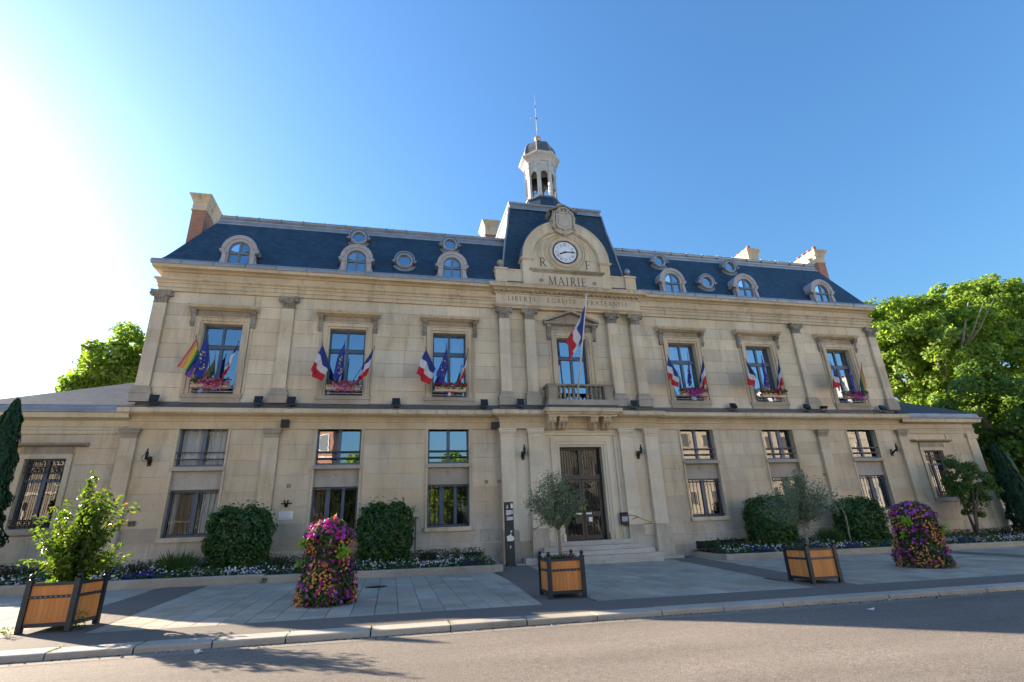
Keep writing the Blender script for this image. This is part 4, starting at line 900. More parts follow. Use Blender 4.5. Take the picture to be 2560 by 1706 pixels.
# stroke letters
T_, t_ = .125, .062
def arcp(cx, cz, rx, rz, a0, a1, n=10): return [(cx+rx*math.cos(rad(a0+(a1-a0)*k/n)), cz+rz*math.sin(rad(a0+(a1-a0)*k/n))) for k in range(n+1)]
def S(x, w=.30): return lambda z: ([(x-w/2, z), (x+w/2, z)], .045)
GL = {
 'I': (.36, [([(.18, 0), (.18, 1)], T_)], [(.18, 0), (.18, 1)]),
 'M': (1.06, [([(.14, 0), (.19, 1)], t_), ([(.17, 1), (.53, .04)], T_), ([(.53, .04), (.88, 1)], t_), ([(.87, 1), (.92, 0)], T_)], [(.14, 0), (.92, 0), (.14, 1), (.92, 1)]),
 'A': (.88, [([(.10, 0), (.44, 1)], t_), ([(.43, 1), (.78, 0)], T_), ([(.22, .34), (.66, .34)], t_)], [(.10, 0), (.78, 0)]),
 'R': (.80, [([(.20, 0), (.20, 1)], T_), ([(.20, .97), (.36, .97)], t_), (arcp(.36, .735, .24, .235, 90, -90), .10), ([(.20, .50), (.36, .50)], t_), ([(.38, .50), (.72, .02)], T_)], [(.20, 0), (.20, 1), (.74, 0)]),
 'E': (.70, [([(.19, 0), (.19, 1)], T_), ([(.19, .97), (.58, .97)], t_), ([(.19, .52), (.48, .52)], t_), ([(.19, .03), (.60, .03)], t_), ([(.57, .98), (.57, .82)], .05), ([(.47, .60), (.47, .44)], .05), ([(.59, .02), (.60, .18)], .05)], [(.19, 0), (.19, 1)]),
 'F': (.66, [([(.19, 0), (.19, 1)], T_), ([(.19, .97), (.60, .97)], t_), ([(.19, .52), (.48, .52)], t_), ([(.59, .98), (.59, .82)], .05), ([(.47, .60), (.47, .44)], .05)], [(.19, 0), (.19, 1)]),
 'L': (.66, [([(.19, 0), (.19, 1)], T_), ([(.19, .03), (.58, .03)], t_), ([(.57, .02), (.59, .2)], .05)], [(.19, 0), (.19, 1)]),
 'B': (.74, [([(.19, 0), (.19, 1)], T_), ([(.19, .97), (.36, .97)], t_), (arcp(.36, .75, .20, .22, 90, -90), .10), ([(.19, .53), (.38, .53)], t_), (arcp(.38, .28, .24, .25, 90, -90), .10), ([(.19, .03), (.38, .03)], t_)], [(.19, 0), (.19, 1)]),
 'T': (.76, [([(.38, 0), (.38, 1)], T_), ([(.06, .97), (.70, .97)], t_), ([(.07, .98), (.07, .80)], .05), ([(.69, .98), (.69, .80)], .05)], [(.38, 0)]),
 'G': (.90, [(arcp(.50, .5, .38, .47, 45, 320, 16), .10), ([(.79, .05), (.79, .42)], T_)], [(.79, .42)]),
 'N': (.92, [([(.16, 0), (.16, 1)], t_), ([(.15, 1), (.76, .02)], T_), ([(.76, 0), (.76, 1)], t_)], [(.16, 0), (.16, 1), (.76, 1)]),
 'V': (.80, [([(.10, 1), (.40, 0)], T_), ([(.40, 0), (.70, 1)], t_)], [(.10, 1), (.70, 1)]),
 'X': (.80, [([(.12, 1), (.68, 0)], T_), ([(.12, 0), (.68, 1)], t_)], [(.12, 1), (.68, 1), (.12, 0), (.68, 0)]),
 '-': (.60, [([(.12, .42), (.48, .42)], .08)], []), ' ': (.35, [], []), '.': (.3, [([(.13, .42), (.23, .42)], .1)], [])}
def text(mb, s, x, z, h, y, sp=.10, fn=None, wx=1.0, centre=False, bold=1.0):
    adv = sum(GL[c][0]+sp for c in s)*h*wx
    if centre: x -= adv/2
    k = 0
    for c in s:
        a, strokes, ser = GL[c]
        allst = list(strokes)+[([(sx-.13, .022 if sz == 0 else .978 if sz == 1 else sz), (sx+.13, .022 if sz == 0 else .978 if sz == 1 else sz)], .045) for sx, sz in ser]
        for pts, w in allst:
            w *= bold
            for (p, q) in zip(pts, pts[1:]):
                d = Vector((q[0]-p[0], q[1]-p[1])); L = d.length or 1; nx, nz = -d.y/L*w/2, d.x/L*w/2; k += 1; yy = y-.0006*(k % 9)
                P = [(p[0]+nx, p[1]+nz), (q[0]+nx, q[1]+nz), (q[0]-nx, q[1]-nz), (p[0]-nx, p[1]-nz)]
                P = [(x+u*h*wx, z+v*h) for u, v in P]
                if fn: P = [fn(*u) for u in P]
                mb.poly([(u, yy, v) for u, v in P])
        x += (a+sp)*h*wx
    return x
NUM = ['XII', 'I', 'II', 'III', 'IIII', 'V', 'VI', 'VII', 'VIII', 'IX', 'X', 'XI']
m = MB()
for k, s in enumerate(NUM):
    a = -2*math.pi*k/12; c, q = math.cos(a), math.sin(a)
    text(m, s, 0, .375, .15, CY-.040, .02, lambda u, v: (CX+u*c-v*q, CZ+u*q+v*c), .62, True, 1.15)
    text(m, '.', -.0+.018, .50, .10, CY-.040, 0, lambda u, v: (CX+u*c-v*q, CZ+u*q+v*c), .5, True)
m.build('clock_numerals', 'clock_black', clock)
m = MB(); m.arch(CX, CZ, .345, .352, 0, 360, CY-.0385, CY-.036, 48)
for k in range(24):
    a = 2*math.pi*k/24; m.add([(CX+r*math.cos(a+da), CY-.0375, CZ+r*math.sin(a+da)) for r, da in ((.36, -.008), (.36, .008), (.56, .010), (.56, -.010))], [(0,1,2,3)]) if k % 2 else None
m.build('clock_chapter_ring', 'clock_grey', clock)
def hand(ang, L, w, y, tail):
    a = rad(90-ang); d = Vector((math.cos(a), math.sin(a))); n = Vector((-d.y, d.x)); m = MB()
    P = [-d*tail+n*w*.5, -d*tail-n*w*.5, d*L*.55-n*w*.5, d*L*.72-n*w*1.1, d*L*.82-n*w*.5, d*L, d*L*.82+n*w*.5, d*L*.72+n*w*1.1, d*L*.55+n*w*.5]
    m.pxz([(CX+p.x, CZ+p.y) for p in P], y-.012, y); m.build('clock_hand', 'clock_black', clock)
hand(247, .36, .05, CY-.048, .08); hand(86, .52, .042, CY-.064, .12)
m = MB(); m.lathe((CX, CY-.045, CZ), [(.045, 0), (.045, -.04), (.01, -.045)], 12, 0, 'y'); m.build('clock_hub', 'clock_black', clock)
def letters(s, x, z, h, y, sp, wx, mat, centre=True):
    if centre: x -= sum(GL[c][0]+sp for c in s)*h*wx/2
    for c in s:
        m = MB(); nx = text(m, c, x, z, h, y, sp, None, wx)
        if m.f: m.build('letter' if c != '-' else 'dash', mat, gable)
        x = nx
letters('R', -1.43, 13.78, .50, Y0+.117, .1, 1.0, 'letter', False); letters('F', 1.02, 13.78, .50, Y0+.117, .1, 1.0, 'letter', False)
letters('MAIRIE', 0, 12.72, .46, Y0-.003, .16, .88, 'letter'); letters('LIBERTE - EGALITE - FRATERNITE', 0, 11.74, .235, CB-.054, .24, 1.0, 'letter')
for s in (-1, 1):
    m = MB(); m.lathe((s*1.40, Y0-.001, 12.93), [(.10, 0), (.11, -.02), (.08, -.03), (.06, -.015), (.03, -.03), (.001, -.03)], 16, 0, 'y'); m.build('rosette', 'stone_dark', gable)
    m = MB(); m.lathe((s*3.40, -.02, 13.50), [(.22, 0), (.22, .06), (.15, .10), (.07, .16), (.06, .22), (.10, .25)], 14); m.sphere((s*3.40, -.02, 13.87), .17, 0, 16, 10); m.build('ball_finial', 'stone_grey' if s < 0 else 'zinc', gable)
# cartouche shield over the arch
m = MB(); sh = [(-.55, 17.05), (-.60, 16.9), (-.58, 16.3), (-.66, 16.0), (-.62, 15.86), (-.40, 15.80), (-.2, 15.68), (0, 15.62), (.2, 15.68), (.40, 15.80), (.62, 15.86), (.66, 16.0), (.58, 16.3), (.60, 16.9), (.55, 17.05)]
m.pxz(sh, Y0-.08, .3); sh_o = m.build('cartouche', 'shield_stone', gable)
m = MB(); inner = [(-.42, 16.85), (-.44, 16.2), (-.36, 15.98), (-.12, 15.92), (0, 15.84), (.12, 15.92), (.36, 15.98), (.44, 16.2), (.42, 16.85)]
m.pxz(inner, Y0-.16, Y0-.07); m.pxz([(p[0]*.76, 16.45+(p[1]-16.45)*.72) for p in inner], Y0-.19, Y0-.15); m.build('shield', 'shield_stone', sh_o)
m = MB()
for s in (-1, 1):
    m.add([(s*.78, Y0-.18, 16.98), (0, Y0-.18, 17.34), (0, Y0-.18, 17.44), (s*.78, Y0-.18, 17.07), (s*.78, .35, 16.98), (0, .35, 17.34), (0, .35, 17.44), (s*.78, .35, 17.07)], [(0,1,2,3), (4,5,6,7), (0,1,5,4), (3,2,6,7), (0,3,7,4)])
    m.add([(s*.78, Y0-.15, 16.98), (s*.78, .3, 16.98), (s*.70, .3, 16.80), (s*.70, Y0-.12, 16.80)], [(0,1,2,3)])
m.pxz([(-.6, 17.0), (.6, 17.0), (0, 17.32)], Y0-.07, .3); m.build('cartouche_roof', 'stone_sooty', sh_o)
m = MB(); m.arch(0, 16.82, .34, .42, 10, 170, Y0-.2, Y0-.07, 14); m.box(-.30, .30, Y0-.17, Y0-.07, 16.86, 16.95)
for q in (-.2, 0, .2): m.box(q-.05, q+.05, Y0-.19, Y0-.07, 16.9505, 17.08)
for s in (-1, 1):
    m.tube([(s*.50, Y0-.12, 16.9), (s*.56, Y0-.15, 16.6), (s*.52, Y0-.15, 16.3), (s*.60, Y0-.15, 16.05), (s*.52, Y0-.15, 15.88)], [.06, .08, .07, .09, .06], 7)
m.sphere((0, Y0-.08, 15.60), .09, 0, 10, 7); m.build('cartouche_ornament', 'shield_stone', sh_o)
m = MB(); m.lathe((0, 0.02, 17.36), [(.16, 0), (.18, .1), (.20, .2), (.17, .3), (.09, .36), (.001, .38)], 14); m.build('cartouche_finial', 'stone_grey', sh_o)
# bell turret ---------------------------------------------------------------
TC = (0, 3.05)
def octo(r): return [(TC[0]+r/math.cos(math.pi/8)*math.cos(math.pi/8+k*math.pi/4), TC[1]+r/math.cos(math.pi/8)*math.sin(math.pi/8+k*math.pi/4)) for k in range(8)]
def octa(mb, levels, m=0):
    o = len(mb.v)
    for r, z in levels: mb.v += [(p[0], p[1], z) for p in octo(r)]
    for j in range(len(levels)-1):
        for k in range(8): mb.f.append((o+8*j+k, o+8*j+(k+1) % 8, o+8*j+8+(k+1) % 8, o+8*j+8+k)); mb.m.append(m); mb.sm.append(False)
m = MB(); octa(m, [(1.16, 18.1), (1.08, 18.7), (1.0, 19.3), (.96, 19.66)]); tur = m.build('bell_turret', 'slate', TH)
m = MB(); octa(m, [(.96, 19.66), (1.04, 19.68), (1.04, 19.76), (.88, 19.80), (.3, 19.82)]); m.build('turret_base', 'zinc', tur)
pm = MB()
for k in range(8):
    a = math.pi/8+k*math.pi/4; R = .86/math.cos(math.pi/8); c = Vector((TC[0]+R*math.cos(a), TC[1]+R*math.sin(a), 0)); t = Vector((-math.sin(a), math.cos(a), 0)); n = Vector((math.cos(a), math.sin(a), 0)); m = MB()
    def blk(w, d, z0, z1, off=0):
        P = [c+t*w+n*(d+off), c-t*w+n*(d+off), c-t*w-n*.10, c+t*w-n*.10]; m.add([(*p.xy, z0) for p in P]+[(*p.xy, z1) for p in P], [(0,1,2,3), (4,5,6,7)]+[(i, (i+1) % 4, 4+(i+1) % 4, 4+i) for i in range(4)])
    blk(.10, .02, 19.80, 22.05); blk(.13, .05, 19.80, 20.02); blk(.13, .05, 21.62, 21.70); blk(.13, .06, 22.05, 22.14); blk(.115, .05, 22.141, 22.45)
    m.build('turret_post', 'white_paint', tur)
for k in range(8):
    a = k*math.pi/4; n = Vector((math.cos(a), math.sin(a), 0)); t = Vector((-math.sin(a), math.cos(a), 0)); c = Vector((TC[0], TC[1], 0))+n*.85; m = MB(); hw = .355
    ar = [(.22*math.cos(rad(q)), 21.42+.30*math.sin(rad(q))) for q in range(0, 181, 20)]
    outer = [(hw, 21.2), (hw, 22.05), (-hw, 22.05), (-hw, 21.2)]
    # panel above the arch, as quads
    def W(u, z, d): p = c+t*u+n*d; return (p.x, p.y, z)
    for p, q in zip(ar, ar[1:]):
        m.quad(W(p[0], p[1], .0), W(q[0], q[1], .0), W(q[0], 22.05, .0), W(p[0], 22.05, .0)); m.quad(W(p[0], p[1], .0), W(q[0], q[1], .0), W(q[0], q[1], -.1), W(p[0], p[1], -.1))
    for s in (-1, 1): m.quad(W(s*.22, 19.8, 0), W(s*hw, 19.8, 0), W(s*hw, 22.05, 0), W(s*.22, 22.05, 0)); m.quad(W(s*.22, 19.8, 0), W(s*.22, 21.42, 0), W(s*.22, 21.42, -.1), W(s*.22, 19.8, -.1))
    m.quad(W(-hw, 22.05, 0), W(hw, 22.05, 0), W(hw, 22.5, .02), W(-hw, 22.5, .02)); m.build('turret_panel', 'white_paint', tur)
    m = MB(); N = 5
    for z in (19.92, 20.62, 20.56): m.box(-.22, .22, -.01, .01, z-.012, z+.012)
    for u in (-.11, 0, .11): m.box(u-.008, u+.008, -.008, .008, 19.92, 20.56)
    for u in (-.11, .11):
        for z in (20.1, 20.35): m.arch(u, z, .055, .07, 0, 360, -.007, .007, 12)
    m.arch(0, 20.24, .09, .11, 0, 360, -.007, .007, 14)
    o = m.build('turret_railing', 'iron_blue', tur, (c.x-n.x*.04, c.y-n.y*.04, 0), (0, 0, math.atan2(t.y, t.x)))
m = MB(); octa(m, [(.80, 22.35), (.92, 22.40), (.93, 22.52), (1.0, 22.62), (1.04, 22.66), (1.16, 22.74), (1.20, 22.80), (1.20, 22.88), (1.0, 22.95), (.2, 22.96)]); m.build('turret_cornice', 'white_paint', tur)
m = MB(); octa(m, [(1.02, 22.93), (1.0, 23.12), (.98, 23.35), (.93, 23.6), (.84, 23.82), (.70, 24.02), (.48, 24.20), (.25, 24.32), (.10, 24.40)]); dome = m.build('turret_dome', 'slate_lead', tur)
m = MB()
for k in range(8):
    a = math.pi/8+k*math.pi/4; pts = [(TC[0]+r/math.cos(math.pi/8)*math.cos(a), TC[1]+r/math.cos(math.pi/8)*math.sin(a), z) for r, z in [(1.02, 22.96), (1.0, 23.12), (.98, 23.35), (.93, 23.6), (.84, 23.82), (.70, 24.02), (.48, 24.20), (.25, 24.32), (.10, 24.40)]]; m.tube(pts, .035, 6)
m.build('dome_rib', 'lead_pale', dome)
m = MB(); octa(m, [(.7, 21.3), (.7, 22.3)]); m.build('turret_lining', 'bark', tur)
m = MB(); m.lathe((TC[0], TC[1], 20.9), [(.30, 0), (.27, .1), (.2, .35), (.14, .5), (.04, .55)], 14); m.build('bell', 'bark', tur)
m = MB(); m.lathe((*TC, 24.40), [(.12, 0), (.10, .1), (.08, .2)], 12); m.sphere((*TC, 24.78), .21, 0, 16, 10); m.build('turret_ball', 'copper_pink', tur)
m = MB(); m.tube([(*TC, 24.95), (*TC, 27.4)], [.022, .014], 6); m.tube([(*TC, 27.4), (*TC, 28.5)], [.008, .005], 6); m.tube([(TC[0]-.38, TC[1], 26.42), (TC[0]+.38, TC[1], 26.50)], .014, 6); rod = m.build('lightning_rod', 'rod_white', tur)
m = MB(); m.sphere((*TC, 26.44), .065, 0, 10, 7); m.sphere((*TC, 27.4), .05, 0, 10, 7); m.build('rod_knob', 'iron_black', rod)
# chimneys ---------------------------------------------------------------
def chimney(x0, x1, y0, y1, zb, zs, zt, pots=0, brick='brick'):
    m = MB(); m.box(x0, x1, y0, y1, zb, zs); o = m.build('chimney', brick, TH); h = zt-zs; P = [(x0, y1), (x0, y0), (x1, y0), (x1, y1)]
    m = MB(); m.sweep(P, [(.0, zs), (.05, zs), (.05, zs+.04), (.015, zs+.045), (.015, zt-.42), (.04, zt-.40), (.06, zt-.33), (.12, zt-.20), (.13, zt-.16), (.19, zt-.06), (.20, zt), (-.2, zt+.03)], closed=True); c = m.build('chimney_cap', 'stone_trim', o)
    m = MB(); m.box(x0+.05, x1-.05, y0+.05, y1-.05, zt-.1, zt+.025); m.build('cap_top', 'stone_grey', c)
    for k in range(pots):
        t = (k+.5)/pots; m = MB(); m.lathe(((x0+x1)/2, y0+(y1-y0)*t, zt), [(.13, 0), (.11, .30), (.13, .34), (.13, .40), (.09, .40)], 12); m.build('chimney_pot', 'pots', c)
chimney(-18.18, -17.58, 1.75, 3.55, 12.6, 16.55, 17.42, 0); chimney(17.58, 18.18, 1.75, 3.55, 12.6, 16.55, 17.42, 4)
chimney(-3.15, -2.40, 5.2, 6.4, 16.0, 18.75, 19.75, 1); chimney(14.05, 14.75, 3.4, 5.0, 16.0, 17.4, 18.15, 3)
m = MB(); m.tube([(-17.5, 2.6, 16.0), (-16.3, 2.3, 15.95)], .025, 6); m.build('chimney_stay', 'iron_black', TH)
m = MB(); m.tube([(17.5, 2.6, 16.0), (16.3, 2.3, 15.95)], .025, 6); m.build('chimney_stay', 'iron_black', TH)
# ------------------------------------------------------------------ wings
def wing(s):
    wx = -20.50 if s < 0 else 19.80; hw = .65; z0, z1 = 2.08, 4.48; yw = .05; xe = s*23.0
    W_ = thing('side_wing', 'single-storey stone wing with grey hipped roof at the %s end of the town hall' % ('left' if s < 0 else 'right'), 'building')
    a, b = (xe, -18.01) if s < 0 else (18.01, xe); op = [(wx-hw, wx+hw, z0, z1)]
    m = MB(); wall_mesh(m, a, b, -.6, 6.0, yw+.03, op, .4); m.quad((xe, yw+.03, -.6), (xe, yw+.03, 6.0), (xe, 11, 6.0), (xe, 11, -.6)); m.quad((a, 11, -.6), (a, 11, 6), (b, 11, 6), (b, 11, -.6)); wl_ = m.build('wall', 'stone_low', W_)
    bl = []; lv = [-.4, .5, 1.0, 1.85, 2.45, 3.05, 3.65, 4.25, 4.85, 5.42]
    for p, q in zip(lv, lv[1:]):
        ex = [(xe-.55 if s > 0 else xe-1, xe+.55 if s < 0 else xe+1)]
        if q > 1.9: ex.append((wx-hw-.2, wx+hw+.2) if p < 4.5 else (wx-1.2, wx+1.2))
        for u, v in subtract((a+.01, b-.01), ex):
            n = max(1, round((v-u)/1.2)); c = [u]+[u+(v-u)*k/n+random.uniform(-.12, .12) for k in range(1, n)]+[v]
            for e, f in zip(c, c[1:]):
                d = .10 if q < 1.1 else (.05 if q < 1.9 else 0)
                link('stone_block', ub['stone_low' if q > 1.9 else 'stone_base'], wl_, (e+.007, yw-d, p+.007), None, (f-e-.014, d+.029, q-p-.014))
    P = [(xe, 11), (xe, yw), (-18.02, yw)] if s < 0 else [(18.02, yw), (xe, yw), (xe, 11)]
    m = MB(); m.sweep(P, [(0, 5.38), (.04, 5.38), (.04, 5.52), (.07, 5.53), (.07, 5.60), (.11, 5.65), (.05, 5.66), (.05, 5.87), (.12, 5.90), (.20, 5.92), (.30, 5.94)], caps=False); m.build('entablature', 'stone_low', W_)
    m = MB(); m.sweep(P, [(.298, 5.942), (.34, 5.942), (.37, 6.05), (.40, 6.12), (.2, 6.13)], caps=False); m.build('cornice', 'stone_trim', W_)
    m = MB(); m.sweep(P, [(.2, 6.135), (.42, 6.135), (.44, 6.20), (.34, 6.24), (.30, 6.42), (.2, 6.46)], caps=False); m.build('gutter', 'zinc', W_)
    e = .32; k = .52; zr = 6.42; L = 5.4
    ex_, ey = xe+s*e, yw-e; xi = s*17.98
    t = abs(ex_-xi)
    m = MB(); m.add([(ex_, ey, zr), (xi, ey, zr), (xi, ey+t, zr+k*t), (ex_, 11+e, zr), (xi, 11+e-t, zr+k*t), (xi, 11+e, zr)], [(0, 1, 2), (0, 2, 4, 3), (3, 4, 5)]); m.build('roof', 'slate_wing', W_)
    n_ = 5; 
    o = MB(); y0, y1 = .24, .31; p, q = wx-hw, wx+hw; zt = 3.78 if s > 0 else 3.72
    o.box(p, p+.06, y0, y1, z0, z1); o.box(q-.06, q, y0, y1, z0, z1); o.box(p+.06, q-.06, y0, y1, z1-.06, z1); o.box(p+.06, q-.06, y0, y1, z0, z0+.08); o.box(wx-.06, wx+.06, y0-.01, y1-.01, z0+.08, z1-.06); o.box(p+.06, q-.06, y0-.02, y1-.02, zt-.05, zt+.05)
    wo = o.build('window', 'frame_blue', W_)
    for c, d in ((p+.06, wx-.06), (wx+.06, q-.06)): pane(wo, c, d, z0+.08, zt-.05, .28, 'glass_low'); pane(wo, c, d, zt+.05, z1-.06, .28, 'glass_low')
    g = MB()
    for j in range(9):
        gx = p+.09+j*(2*hw-.18)/8; g.tube([(gx, .10, z0+.02), (gx, .10, z1-.16)], .009, 5); g.lathe((gx, .10, z1-.16), [(.012, 0), (.03, .03), (.001, .12)], 6)
    for z in (z0+.10, z0+.30, z1-.48, z1-.24): g.box(p, q, .085, .115, z-.014, z+.014)
    for j in range(8):
        gx = p+.09+(j+.5)*(2*hw-.18)/8; g.arch(gx, z1-.36, .055, .075, 0, 360, .09, .11, 12); g.arch(gx, z0+.2, .055, .075, 0, 360, .09, .11, 12)
    g.build('guard_bars', 'iron_black', wo)
    u = MB(); u.box(p-.17, p, yw-.05, yw, z0, z1+.16); u.box(q, q+.17, yw-.05, yw, z0, z1+.16); u.box(p, q, yw-.05, yw, z1, z1+.16); u.build('surround', 'stone_low', wo)
    u = MB(); u.box(p-.2, q+.2, yw-.12, .24, z0-.2, z0-.002); u.build('sill', 'stone_grey', wo)
    u = MB(); u.box(p-.12, q+.12, yw-.04, yw, z1+.1605, 4.90); u.pyz([(yw, 4.91), (yw-.10, 4.91), (yw-.26, 4.96), (yw-.28, 5.02), (yw, 5.06)], wx-1.24, wx+1.24); u.build('hood', 'stone_dark', wo)
    cx = s*22.70; m = MB(); m.box(cx-.3, cx+.3, yw-.07, yw, 1.9, 5.1); pi_ = m.build('pilaster', 'stone_low', W_)
    m = MB(); m.box(cx-.36, cx+.36, yw-.13, yw, 5.1005, 5.2); m.box(cx-.40, cx+.40, yw-.17, yw, 5.2005, 5.30); m.box(cx-.32, cx+.32, yw-.09, yw, 5.3005, 5.379); m.build('capital', 'stone_low', pi_)
    m = MB(); m.box(cx-.38, cx+.38, yw-.14, yw, -.5, 1.899); m.build('pilaster_base', 'stone_low', pi_)
    m = MB(); m.box(min(xe, xi), max(xe, xi), 1.3, 1.5, 1, 5.5); m.build('inner_room', 'interior', W_)
wing(-1); wing(1)
# ------------------------------------------------------------------ things on and before the facade
ORD = ['first', 'second', 'third', 'middle', 'third from right', 'second from right', 'rightmost']
WN = {0: 'leftmost upper window', 1: 'second upper window from left', 2: 'third upper window from left', 4: 'first upper window right of balcony', 5: 'second upper window right of balcony', 6: 'rightmost upper window'}
def flag(tip, base, L, kind, label, cat='flag', hoist=0.80, fold=0.055, sway=(0, 0), taper=0.0, seed=0, dark_pole=True, poler=.014, squeeze=.45, group='flags at the upper windows', start=.03):
    R_ = random.Random(seed); tip = Vector(tip); base = Vector(base)
    t = thing('flag', label, cat, base, 0, group)
    p = MB(); p.tube([(0, 0, 0), tip-base], [poler, poler*.8], 7); p.build('pole', 'pole_dark' if dark_pole else 'pole_white', t)
    k = MB(); e = (tip-base).normalized(); k.lathe(tip-base, [(poler*1.2, -.01), (poler*1.6, .03), (.001, .09)], 7); k.build('finial', 'pole_dark' if dark_pole else 'pole_white', t)
    d = (base-tip).normalized(); nu, nv = 18, 18; ph = R_.uniform(0, 6)
    hd = Vector((d.x, d.y, 0)); hd = hd.normalized() if hd.length > .01 else Vector((1, 0, 0)); side = Vector((-hd.y, hd.x, 0))
    P = {}
    for i in range(nu+1):
        u = i/nu
        for j in range(nv+1):
            v = j/nv; vv = .5+(v-.5)*(1-squeeze*min(1, u*1.4))
            q = tip+d*(start+hoist*(vv if u > 0 else v))
            w = fold*min(1, u*3)*math.sin(v*9+ph+u*2.2)+fold*.5*math.sin(v*17+ph*2-u*3)*min(1, u*2)
            tp = 1-taper*v; q = q+Vector((sway[0]*u*tp, sway[1]*u*tp, -L*u*tp*(1-.05*math.sin(v*5+ph))))+side*w+hd*(fold*.6*math.sin(v*7+ph)*u)
            P[i, j] = q-base
    m = MB()
    mats = {'fr': ['flag_blue', 'flag_white', 'flag_red'], 'eu': ['flag_eu'], 'rainbow': ['rb_red', 'rb_orange', 'rb_yellow', 'rb_green', 'rb_blue', 'rb_violet'], 'frn': ['flag_navy', 'flag_white', 'flag_red']}[kind]
    m.v = [tuple(P[i, j]) for i in range(nu+1) for j in range(nv+1)]
    for i in range(nu):
        for j in range(nv):
            m.f.append((i*(nv+1)+j, i*(nv+1)+j+1, (i+1)*(nv+1)+j+1, (i+1)*(nv+1)+j)); m.sm.append(True)
            m.m.append(min(2, i*3//nu) if kind in ('fr', 'frn') else 0 if kind == 'eu' else (0, 0, 1, 1, 1, 2, 2, 2, 3, 3, 3, 3, 4, 4, 4, 5, 5, 5)[j])
    c = m.build('cloth', mats, t)
    if kind == 'eu':
        s = MB()
        def at(u, v):
            x, y = u*nu, v*nv; i, j = min(nu-1, int(x)), min(nv-1, int(y)); a, b = x-i, y-j
            q = P[i, j]*(1-a)*(1-b)+P[i+1, j]*a*(1-b)+P[i, j+1]*(1-a)*b+P[i+1, j+1]*a*b
            n = (P[i+1, j]-P[i, j]).cross(P[i, j+1]-P[i, j]).normalized(); n = n if n.y < 0 else -n
            return q+n*.008
        for k in range(12):
            a = 2*math.pi*k/12; cu, cv = .5+.22*math.cos(a), .5+.36*math.sin(a); pts = []
            for q in range(10):
                r = (.055 if q % 2 == 0 else .023); b = math.pi/2+q*math.pi/5; pts.append(at(cu+r*math.sin(b)*.8, cv+r*math.cos(b)*1.5))
            ctr = at(cu, cv); o = len(s.v); s.v += [tuple(ctr)]+[tuple(p) for p in pts]
            for q in range(10): s.f.append((o, o+1+q, o+1+(q+1) % 10)); s.m.append(0); s.sm.append(False)
        s.build('stars', 'star', c)
    return t
TIPS = {0: [(-16.02, 9.05), (-15.60, 9.10), (-14.45, 8.89)], 1: [(-11.27, 8.94), (-10.38, 9.06), (-9.17, 8.87)], 2: [(-7.03, 8.89), (-6.13, 9.05), (-5.16, 8.89)],
        4: [(4.50, 8.93), (5.57, 9.10), (6.41, 8.93)], 5: [(8.76, 8.92), (9.72, 9.10), (10.68, 8.90)], 6: [(13.80, 8.86), (14.97, 9.0), (15.76, 8.90)]}
KND = {0: ['rainbow', 'eu', 'frn'], 1: ['fr', 'eu', 'fr'], 2: ['fr', 'eu', 'fr'], 4: ['fr', 'eu', 'fr'], 5: ['frn', 'eu', 'fr'], 6: ['fr', 'eu', 'rainbow']}
DESC = {'fr': 'blue white and red flag', 'frn': 'blue white and red flag', 'eu': 'blue flag with yellow stars', 'rainbow': 'rainbow striped flag'}
for w, tips in TIPS.items():
    for k, (x, z) in enumerate(tips):
        cx = WX[w]; pos = ('left of three' if k == 0 else 'middle of three' if k == 1 else 'right of three')
        flag((x, -.90, z), (cx+(-.25, .0, .25)[k], -.34, 7.32), 1.12 if KND[w][k] != 'eu' else 1.22, KND[w][k], '%s, %s, %s' % (DESC[KND[w][k]], pos, WN[w]), hoist=(1.12 if (k == 2 and w > 3) else .92) if k != 1 else .95, taper=.35,
             seed=w*7+k, sway=((-.42, -.38, -.22)[k] if w < 3 else (-.16, -.14, -.04)[k], .03), squeeze=(.04, .15, .08)[k], fold=.06)
flag((.20, -1.96, 11.42), (-.18, -.60, 6.80), 1.66, 'fr', 'large blue white and red flag on the white pole above the balcony', hoist=1.74, fold=.10, sway=(-1.08, -.12), taper=.38, seed=5, dark_pole=False, poler=.042, squeeze=.02, group='balcony flag', start=.42)
